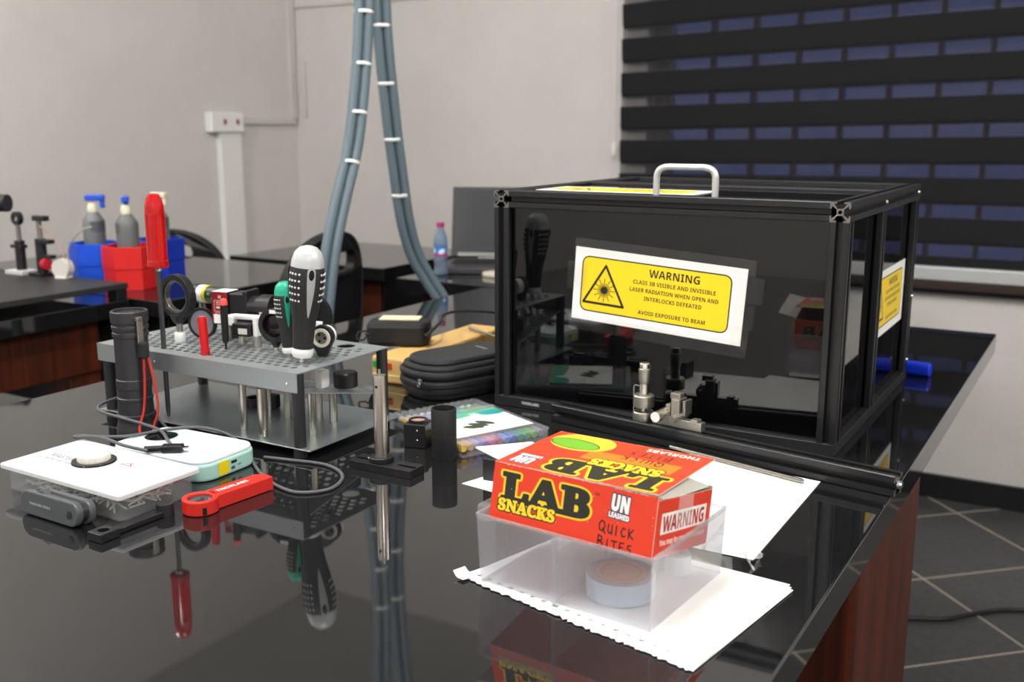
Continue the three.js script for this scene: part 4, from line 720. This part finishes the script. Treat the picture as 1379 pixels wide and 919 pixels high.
{ // hard shell case
  const o = thing('hard_case', 'black ribbed hard shell zip case left of the enclosure', 'case', [-0.882, T, -1.338], -0.36);
  const w = 0.122, d = 0.2, mat = std('#26272a', 0.55);
  const layer = (y0, y1, i, b) => slab(rrect(w - 2 * i, d - 2 * i, 0.05 - i * 0.6), y0, y1, b);
  part('lower_shell', [layer(0, 0.012, 0.01, 0.004), layer(0.008, 0.022, 0.003, 0.005), layer(0.019, 0.0315, 0, 0.004)], mat, o);
  part('zip', layer(0.0312, 0.0345, 0.003, 0.0005), M.dark, o);
  part('upper_shell', [layer(0.0342, 0.0455, 0, 0.004), layer(0.0435, 0.0535, 0.005, 0.004), layer(0.051, 0.062, 0.013, 0.005)], mat, o);
  part('zip_pull', [box(0.008, 0.006, 0.003, 0.03, 0.033, d / 2 - 0.0005, 0.001), ring(0.004, 0.0022, 0.002).translate(0.03, 0.0275, d / 2 + 0.001)], M.steelDull, o);
  part('lettering', box(0.03, 0.0003, 0.004, 0.0, 0.0621, -0.04), std('#8b8e92', 0.4), o);
}
{ // yellow tester with pouch on top
  const o = thing('yellow_tester', 'long yellow handheld tester with green and red keys', 'tester', [-1.005, T, -1.462], 0.03);
  const ye = std('#d8b06c', 0.5);
  part('body', slab(rrect(0.07, 0.32, 0.006), 0.0005, 0.044, 0.004), ye, o);
  part('band', slab(rrect(0.0705, 0.3205, 0.006), 0.012, 0.016, 0.001), std('#e8d79a', 0.5), o);
  part('green_key', box(0.012, 0.011, 0.002, -0.025, 0.031, 0.1602, 0.001), std('#1d9a4a', 0.4), o); part('red_key', box(0.018, 0.011, 0.002, -0.002, 0.03, 0.1602, 0.001), std('#c2431f', 0.4), o);
  part('red_tag', box(0.0008, 0.008, 0.015, 0.035, 0.01, 0.11, 0.0003), std('#a33a20', 0.5), o);
  const p = thing('zip_pouch', 'small black soft pouch resting on the yellow tester', 'pouch', [-1.05, T + 0.0445, -1.40], 0.5);
  part('body', [slab(rrect(0.108, 0.068, 0.02), 0, 0.042, 0.009), box(0.11, 0.003, 0.06, 0, 0.022, 0, 0.0012)], std('#18181a', 0.6), p);
  part('wrist_loop', tube([[-0.054, 0.024, 0.01], [-0.068, 0.022, 0.016], [-0.07, 0.012, 0.02], [-0.06, 0.01, 0.02], [-0.054, 0.016, 0.012]], 0.0016, 30, 8), M.rubber, p);
  const wj = thing('cream_card', 'cream card lying on top of the black pouch', 'card', [-1.05, T + 0.0446 + 0.0422, -1.405], 0.45); part('card', box(0.07, 0.003, 0.036, 0, 0.0016, 0, 0.001), std('#ddd3b4', 0.6), wj);
  solo('black_cable', 'black cable arching from the pouch towards the enclosure', 'cable', tube([[-0.985, T + 0.065, -1.385], [-1.0, T + 0.078, -1.45], [-1.04, T + 0.077, -1.52], [-1.045, T + 0.072, -1.6], [-0.99, T + 0.052, -1.7], [-0.9, T + 0.006, -1.79]], 0.0028, 70, 8), M.cable);
  solo('tweezers', 'steel tweezers lying on the yellow tester end', 'tweezers', [rod(V(-1.005, T + 0.052, -1.553), V(-0.935, T + 0.047, -1.528), 0.003, 10, 0.0012), rod(V(-1.005, T + 0.049, -1.555), V(-0.935, T + 0.0468, -1.531), 0.003, 10, 0.0012)], M.steelDull);
}

// ------------------------------------------------------------------ background
function bundle(label, path, ties) {                                 // two corrugated conduits tied side by side
  const o = thing('conduit_bundle', label, 'conduit', [0, 0, 0], 0, undefined);
  const pts = path.map((p) => V(...p)), off = V(0.0075, 0, -0.0085);
  for (const s of [-1, 1]) part('conduit', tube(pts.map((p) => p.clone().addScaledVector(off, s)), 0.0112, 140, 12), M.conduit, o);
  const cv = new THREE.CatmullRomCurve3(pts, false, 'centripetal');
  for (const u of ties) { const p = cv.getPointAt(u), d = cv.getTangentAt(u); const g = new THREE.TorusGeometry(0.0205, 0.0026, 8, 28).scale(1, 0.62, 1.6).rotateZ(0); const q = new THREE.Quaternion().setFromRotationMatrix(new THREE.Matrix4().makeBasis(off.clone().normalize(), new THREE.Vector3().crossVectors(d, off).normalize(), d)); part('cable_tie', g.applyQuaternion(q).translate(p.x, p.y, p.z), M.whiteGloss, o); }
}
bundle('pair of grey conduits tied together hanging behind the silver-capped driver', [[-1.50, 2.84, -1.85], [-1.5, 2.1, -1.88], [-1.5, 1.588, -1.897], [-1.5, 1.346, -1.862], [-1.5, 1.255, -1.838], [-1.5, 1.152, -1.795], [-1.5, 1.05, -1.757], [-1.502, 0.95, -1.735], [-1.51, 0.80, -1.72], [-1.53, 0.4, -1.74], [-1.56, 0.012, -1.78]], [0.41, 0.447, 0.487, 0.525, 0.565]);
bundle('pair of grey conduits tied together curving down beside the water bottle', [[-1.49, 2.84, -2.05], [-1.495, 2.1, -1.995], [-1.5, 1.595, -1.959], [-1.5, 1.347, -1.985], [-1.5, 1.2, -2.01], [-1.5, 1.08, -2.036], [-1.495, 1.0, -2.065], [-1.475, 0.93, -2.1], [-1.455, 0.875, -2.125], [-1.455, 0.8, -2.13], [-1.47, 0.4, -2.12], [-1.5, 0.012, -2.1]], [0.41, 0.455, 0.5, 0.545, 0.592]);
function chair(label, x, z, turn, drop = 0, w = 0.155) {
  const o = thing('office_chair', label, 'chair', [x, 0, z], turn);
  const s = new THREE.Shape(); s.moveTo(-w * 0.82, 0.62); s.lineTo(w * 0.82, 0.62); s.quadraticCurveTo(w * 1.02, 0.72, w, 0.86); s.bezierCurveTo(w, 1.02, w * 0.5, 1.065, 0, 1.065); s.bezierCurveTo(-w * 0.5, 1.065, -w, 1.02, -w, 0.86); s.quadraticCurveTo(-w * 1.02, 0.72, -w * 0.82, 0.62);
  const h = rrect(0.12, 0.05, 0.02, -0.02, 0.985); s.holes.push(new THREE.Path(h.getPoints(8)));
  const g = extrude(s, 0.02, 0.006, 2), p = g.attributes.position; for (let i = 0; i < p.count; i++) { const X = p.getX(i), Y = p.getY(i); p.setZ(i, p.getZ(i) + 1.6 * X * X - 0.12 * (Y - 0.6) * 0.6); } g.computeVertexNormals();
  const m = std('#111113', 0.5);
  part('backrest', g.translate(0, -drop, -0.22), m, o);
  part('seat', box(0.46, 0.07, 0.44, 0, 0.47, 0, 0.03), std('#131315', 0.8), o);
  part('back_bar', tube([[0, 0.42, -0.05], [0, 0.42, -0.24], [0, 0.5, -0.285], [0, 0.72, -0.255]], 0.018, 30, 10), m, o);
  part('gas_column', cyl(0.03, 0.025, 0.34, 0, 0.1, 0), m, o);
  for (let i = 0; i < 5; i++) { const a = i * 1.2566 + 0.3; part('base_arm', [rod(V(0, 0.11, 0), V(0.27 * Math.cos(a), 0.075, 0.27 * Math.sin(a)), 0.022, 10, 0.014)], m, o); part('castor', [rod(V(0.27 * Math.cos(a) - 0.018 * Math.sin(a), 0.03, 0.27 * Math.sin(a) + 0.018 * Math.cos(a)), V(0.27 * Math.cos(a) + 0.018 * Math.sin(a), 0.03, 0.27 * Math.sin(a) - 0.018 * Math.cos(a)), 0.03, 14), cyl(0.008, 0.008, 0.025, 0.27 * Math.cos(a), 0.055, 0.27 * Math.sin(a), 8)], m, o); }
}
chair('black chair with a slotted round back behind the silver-capped driver', -1.91, -1.962, -1.57, 0.005);
chair('black chair whose back edge shows behind the tall red screwdriver', -2.95, -2.79, 3.3, 0.11, 0.19);
{ // water bottle
  const o = thing('water_bottle', 'small clear water bottle with magenta cap on back bench', 'bottle', [-1.648, T, -2.40]);
  part('body', lathe([[0, 0.001], [0.016, 0], [0.0195, 0.004], [0.0195, 0.016], [0.0183, 0.02], [0.0195, 0.024], [0.0195, 0.05], [0.0185, 0.053], [0.0185, 0.083], [0.0195, 0.086], [0.0185, 0.105], [0.012, 0.124], [0.0095, 0.13], [0.0095, 0.138], [0, 0.138]], 32), phy('#b7cbe0', 0.08, { transmission: 0.75, thickness: 0 }), o);
  const tx = canvasTex(512, 256, (c) => { c.fillStyle = '#3e78c4'; c.fillRect(0, 0, 512, 256); c.fillStyle = '#dfe8f2'; for (let i = 0; i < 4; i++) { c.beginPath(); c.ellipse(64 + i * 128, 120, 40, 60, 0.4, 0, 7); c.fill(); } c.fillStyle = '#b5303e'; c.fillRect(0, 186, 512, 50); });
  part('label', new THREE.CylinderGeometry(0.0189, 0.0189, 0.032, 32, 1, true).translate(0, 0.067, 0), std('#ffffff', 0.4, 0, { map: tx }), o);
  part('cap', lathe([[0.0098, 0.135], [0.0112, 0.1355], [0.0112, 0.147], [0.0102, 0.1485], [0, 0.1485]], 24), std('#a3256f', 0.4), o);
}
{ // laptop
  const o = thing('laptop', 'open black laptop on the bench behind the enclosure', 'laptop', [-1.565, T, -2.60], 0.42);
  part('base', box(0.34, 0.018, 0.23, 0, 0.0095, 0.02, 0.004), std('#3a3a3c', 0.4), o);
  part('keyboard', box(0.29, 0.001, 0.1, 0, 0.0192, 0.0, 0), std('#161617', 0.6), o);
  const lid = part('screen_lid', box(0.34, 0.215, 0.008, 0, 0.107, 0, 0.003), std('#1c1c1e', 0.4), o); lid.position.set(0, 0.022, -0.1); lid.rotation.x = -0.24;
  part('screen', box(0.318, 0.175, 0.001, 0, 0.117, 0.0042), std('#2f3034', 0.25), lid); part('hinge_strip', box(0.3, 0.012, 0.01, 0, 0.006, 0.002, 0.002), std('#8a8a88', 0.4), lid);
  const p = thing('folded_cloth', 'small cream packet in front of the laptop', 'packet', [-1.475, T, -2.435], -0.2); part('packet', slab(rrect(0.1, 0.045, 0.01), 0, 0.014, 0.004), std('#d4cdbd', 0.8), p);
}
{ // raised platform on the left bench
  const o = thing('raised_platform', 'black raised equipment platform on the left bench', 'platform', [-2.36, T, -1.12]);
  part('deck', box(0.6, 0.014, 1.08, 0, 0.034, 0, 0.002), std('#2a2a2c', 0.5), o);
  for (const sx of [-1, 1]) for (const sz of [-1, 1]) part('foot', box(0.035, 0.027, 0.03, sx * 0.28, 0.0135, sz * 0.522, 0.002), M.anod, o);
  const P = T + 0.041;
  const a = thing('optics_stand', 'thin black optics stand with round head on platform at far left', 'stand', [-2.428, P, -1.63]);
  part('base', box(0.07, 0.01, 0.05, 0, 0.005, 0, 0.001), std('#c9c8c4', 0.5), a); part('holder', [cyl(0.0125, 0.0125, 0.075, 0, 0.01, 0), box(0.045, 0.009, 0.02, -0.004, 0.07, 0, 0.002)], M.anod, a); part('post', cyl(0.006, 0.006, 0.045, 0, 0.085, 0), M.steelDull, a); part('head', [ring(0.017, 0.008, 0.014).translate(0, 0.142, -0.007)], M.anod, a); part('lens', rod(V(0, 0.142, -0.002), V(0, 0.142, 0.002), 0.0085, 20), std('#b9bcc0', 0.2), a);
  const b = thing('optics_stand', 'taller black optics stand with flat bar head and red knob', 'stand', [-2.345, P, -1.632]);
  part('base', box(0.05, 0.009, 0.05, 0, 0.0045, 0, 0.001), M.anod, b); part('holder', [cyl(0.0135, 0.0135, 0.085, 0, 0.009, 0), box(0.05, 0.01, 0.022, 0.018, 0.088, 0, 0.002), box(0.03, 0.01, 0.02, 0.03, 0.05, 0, 0.002)], M.anod, b); part('post', cyl(0.0065, 0.0065, 0.05, 0, 0.09, 0), M.steelDull, b); part('bar_head', box(0.048, 0.013, 0.018, 0.008, 0.146, 0, 0.002), M.anod, b); part('knob', rod(V(0.02, 0.032, 0.008), V(0.036, 0.032, 0.01), 0.014, 20), std('#b3162a', 0.4), b);
  const c = thing('round_sensor', 'white round sensor head on the platform beside black stands', 'sensor', [-2.262, P, -1.63], 0.3); part('head', [rod(V(0, 0.025, -0.012), V(0, 0.025, 0.012), 0.024, 28)], std('#cfccc6', 0.5), c); part('foot', box(0.03, 0.006, 0.03, 0, 0.003, 0, 0.001), M.white, c);
  part('wire', tube([[0.01, 0.04, 0], [-0.005, 0.085, 0.0], [-0.03, 0.115, 0.005], [-0.05, 0.13, 0.01]], 0.0016, 30, 6), std('#b9898a', 0.6), c); part('wire', tube([[0.018, 0.03, 0], [0.02, 0.075, 0.0], [0.06, 0.12, 0.0], [0.085, 0.13, -0.01]], 0.0022, 30, 6), std('#9a9a98', 0.6), c);
  const m = thing('cylindrical_laser', 'black cylindrical laser head on a post at far left edge', 'laser', [-2.385, P, -1.44], 0.4);
  part('barrel', rod(V(0.14, 0.195, 0), V(-0.16, 0.195, 0), 0.0205, 28), std('#17171f', 0.4), m); part('post', cyl(0.011, 0.011, 0.18, -0.06, 0.0, 0), M.anod, m); part('base', box(0.09, 0.012, 0.07, -0.06, 0.006, 0, 0.002), M.anod, m);
}
{ // bins
  function bin(label, x, z, col, turn) {
    const o = thing('storage_bin', label, 'bin', [x, T, z], turn, 'plastic storage bins');
    const hex = (r, k = 1) => { const p = []; for (let i = 0; i < 6; i++) { const a = i * Math.PI / 3 + Math.PI / 6; p.push([r * Math.cos(a), r * Math.sin(a) * k]); } return p; };
    const wall = (r0, r1, y0, y1) => { const s = poly(hex(r0)); s.holes.push(new THREE.Path(hex(r1).map((p) => new THREE.Vector2(...p)))); return slab(s, y0, y1, 0.001); };
    part('lower_band', [wall(0.064, 0.06, 0.002, 0.054), slab(poly(hex(0.063)), 0, 0.003)], std(col, 0.45), o); part('upper_band', wall(0.0665, 0.06, 0.0545, 0.112), std(col, 0.45), o);
  }
  bin('bright blue hexagonal storage bin left of the red one', -2.338, -1.786, '#0a50d8', 0.2);
  bin('bright red hexagonal storage bin beside the tall screwdriver handle', -2.205, -1.786, '#d41c1c', 0.3);
  bin('small blue storage bin showing behind the red bin', -2.272, -1.945, '#1236b0', 0.1);
  function spray(label, x, z, body, head, turn) {
    const o = thing('spray_bottle', label, 'bottle', [x, T + 0.0035, z], turn, 'bottles in the bins');
    part('body', lathe([[0, 0], [0.026, 0], [0.028, 0.003], [0.028, 0.15], [0.026, 0.17], [0.016, 0.185], [0.011, 0.19], [0, 0.19]], 24), body, o);
    part('neck', lathe([[0.012, 0.188], [0.013, 0.189], [0.013, 0.205], [0.009, 0.212], [0, 0.212]], 20), std('#d9d3bd', 0.5), o);
    part('nozzle', [box(0.05, 0.016, 0.018, 0.008, 0.226, 0, 0.004), box(0.012, 0.022, 0.012, 0.026, 0.21, 0, 0.003)], head, o); part('label', new THREE.CylinderGeometry(0.0284, 0.0284, 0.028, 24, 1, true, 0, 4).translate(0, 0.152, 0), std('#55585c', 0.5), o);
  }
  const grey = std('#6e7073', 0.5), cream = std('#d8d2bc', 0.5), blue = std('#1b50c8', 0.4);
  spray('grey spray bottle with blue nozzle standing in the blue bin', -2.335, -1.786, grey, blue, 0.6);
  spray('grey spray bottle with blue trigger standing in the red bin', -2.205, -1.786, std('#66686b', 0.5), blue, 2.4);
  spray('grey spray bottle with cream nozzle standing behind the red bin', -2.272, -1.945, grey, cream, 0.2);
}
solo('mains_lead', 'black power cord trailing over the floor tiles', 'cord', tube([[-0.6, 0.006, -2.6], [-0.45, 0.006, -2.72], [-0.367, 0.006, -2.776], [-0.3, 0.006, -2.81], [-0.235, 0.0065, -2.884], [-0.17, 0.006, -2.95], [-0.05, 0.006, -3.02], [0.15, 0.006, -3.2]], 0.0058, 70, 8), M.blackPlastic);

renderer.render(scene, camera);
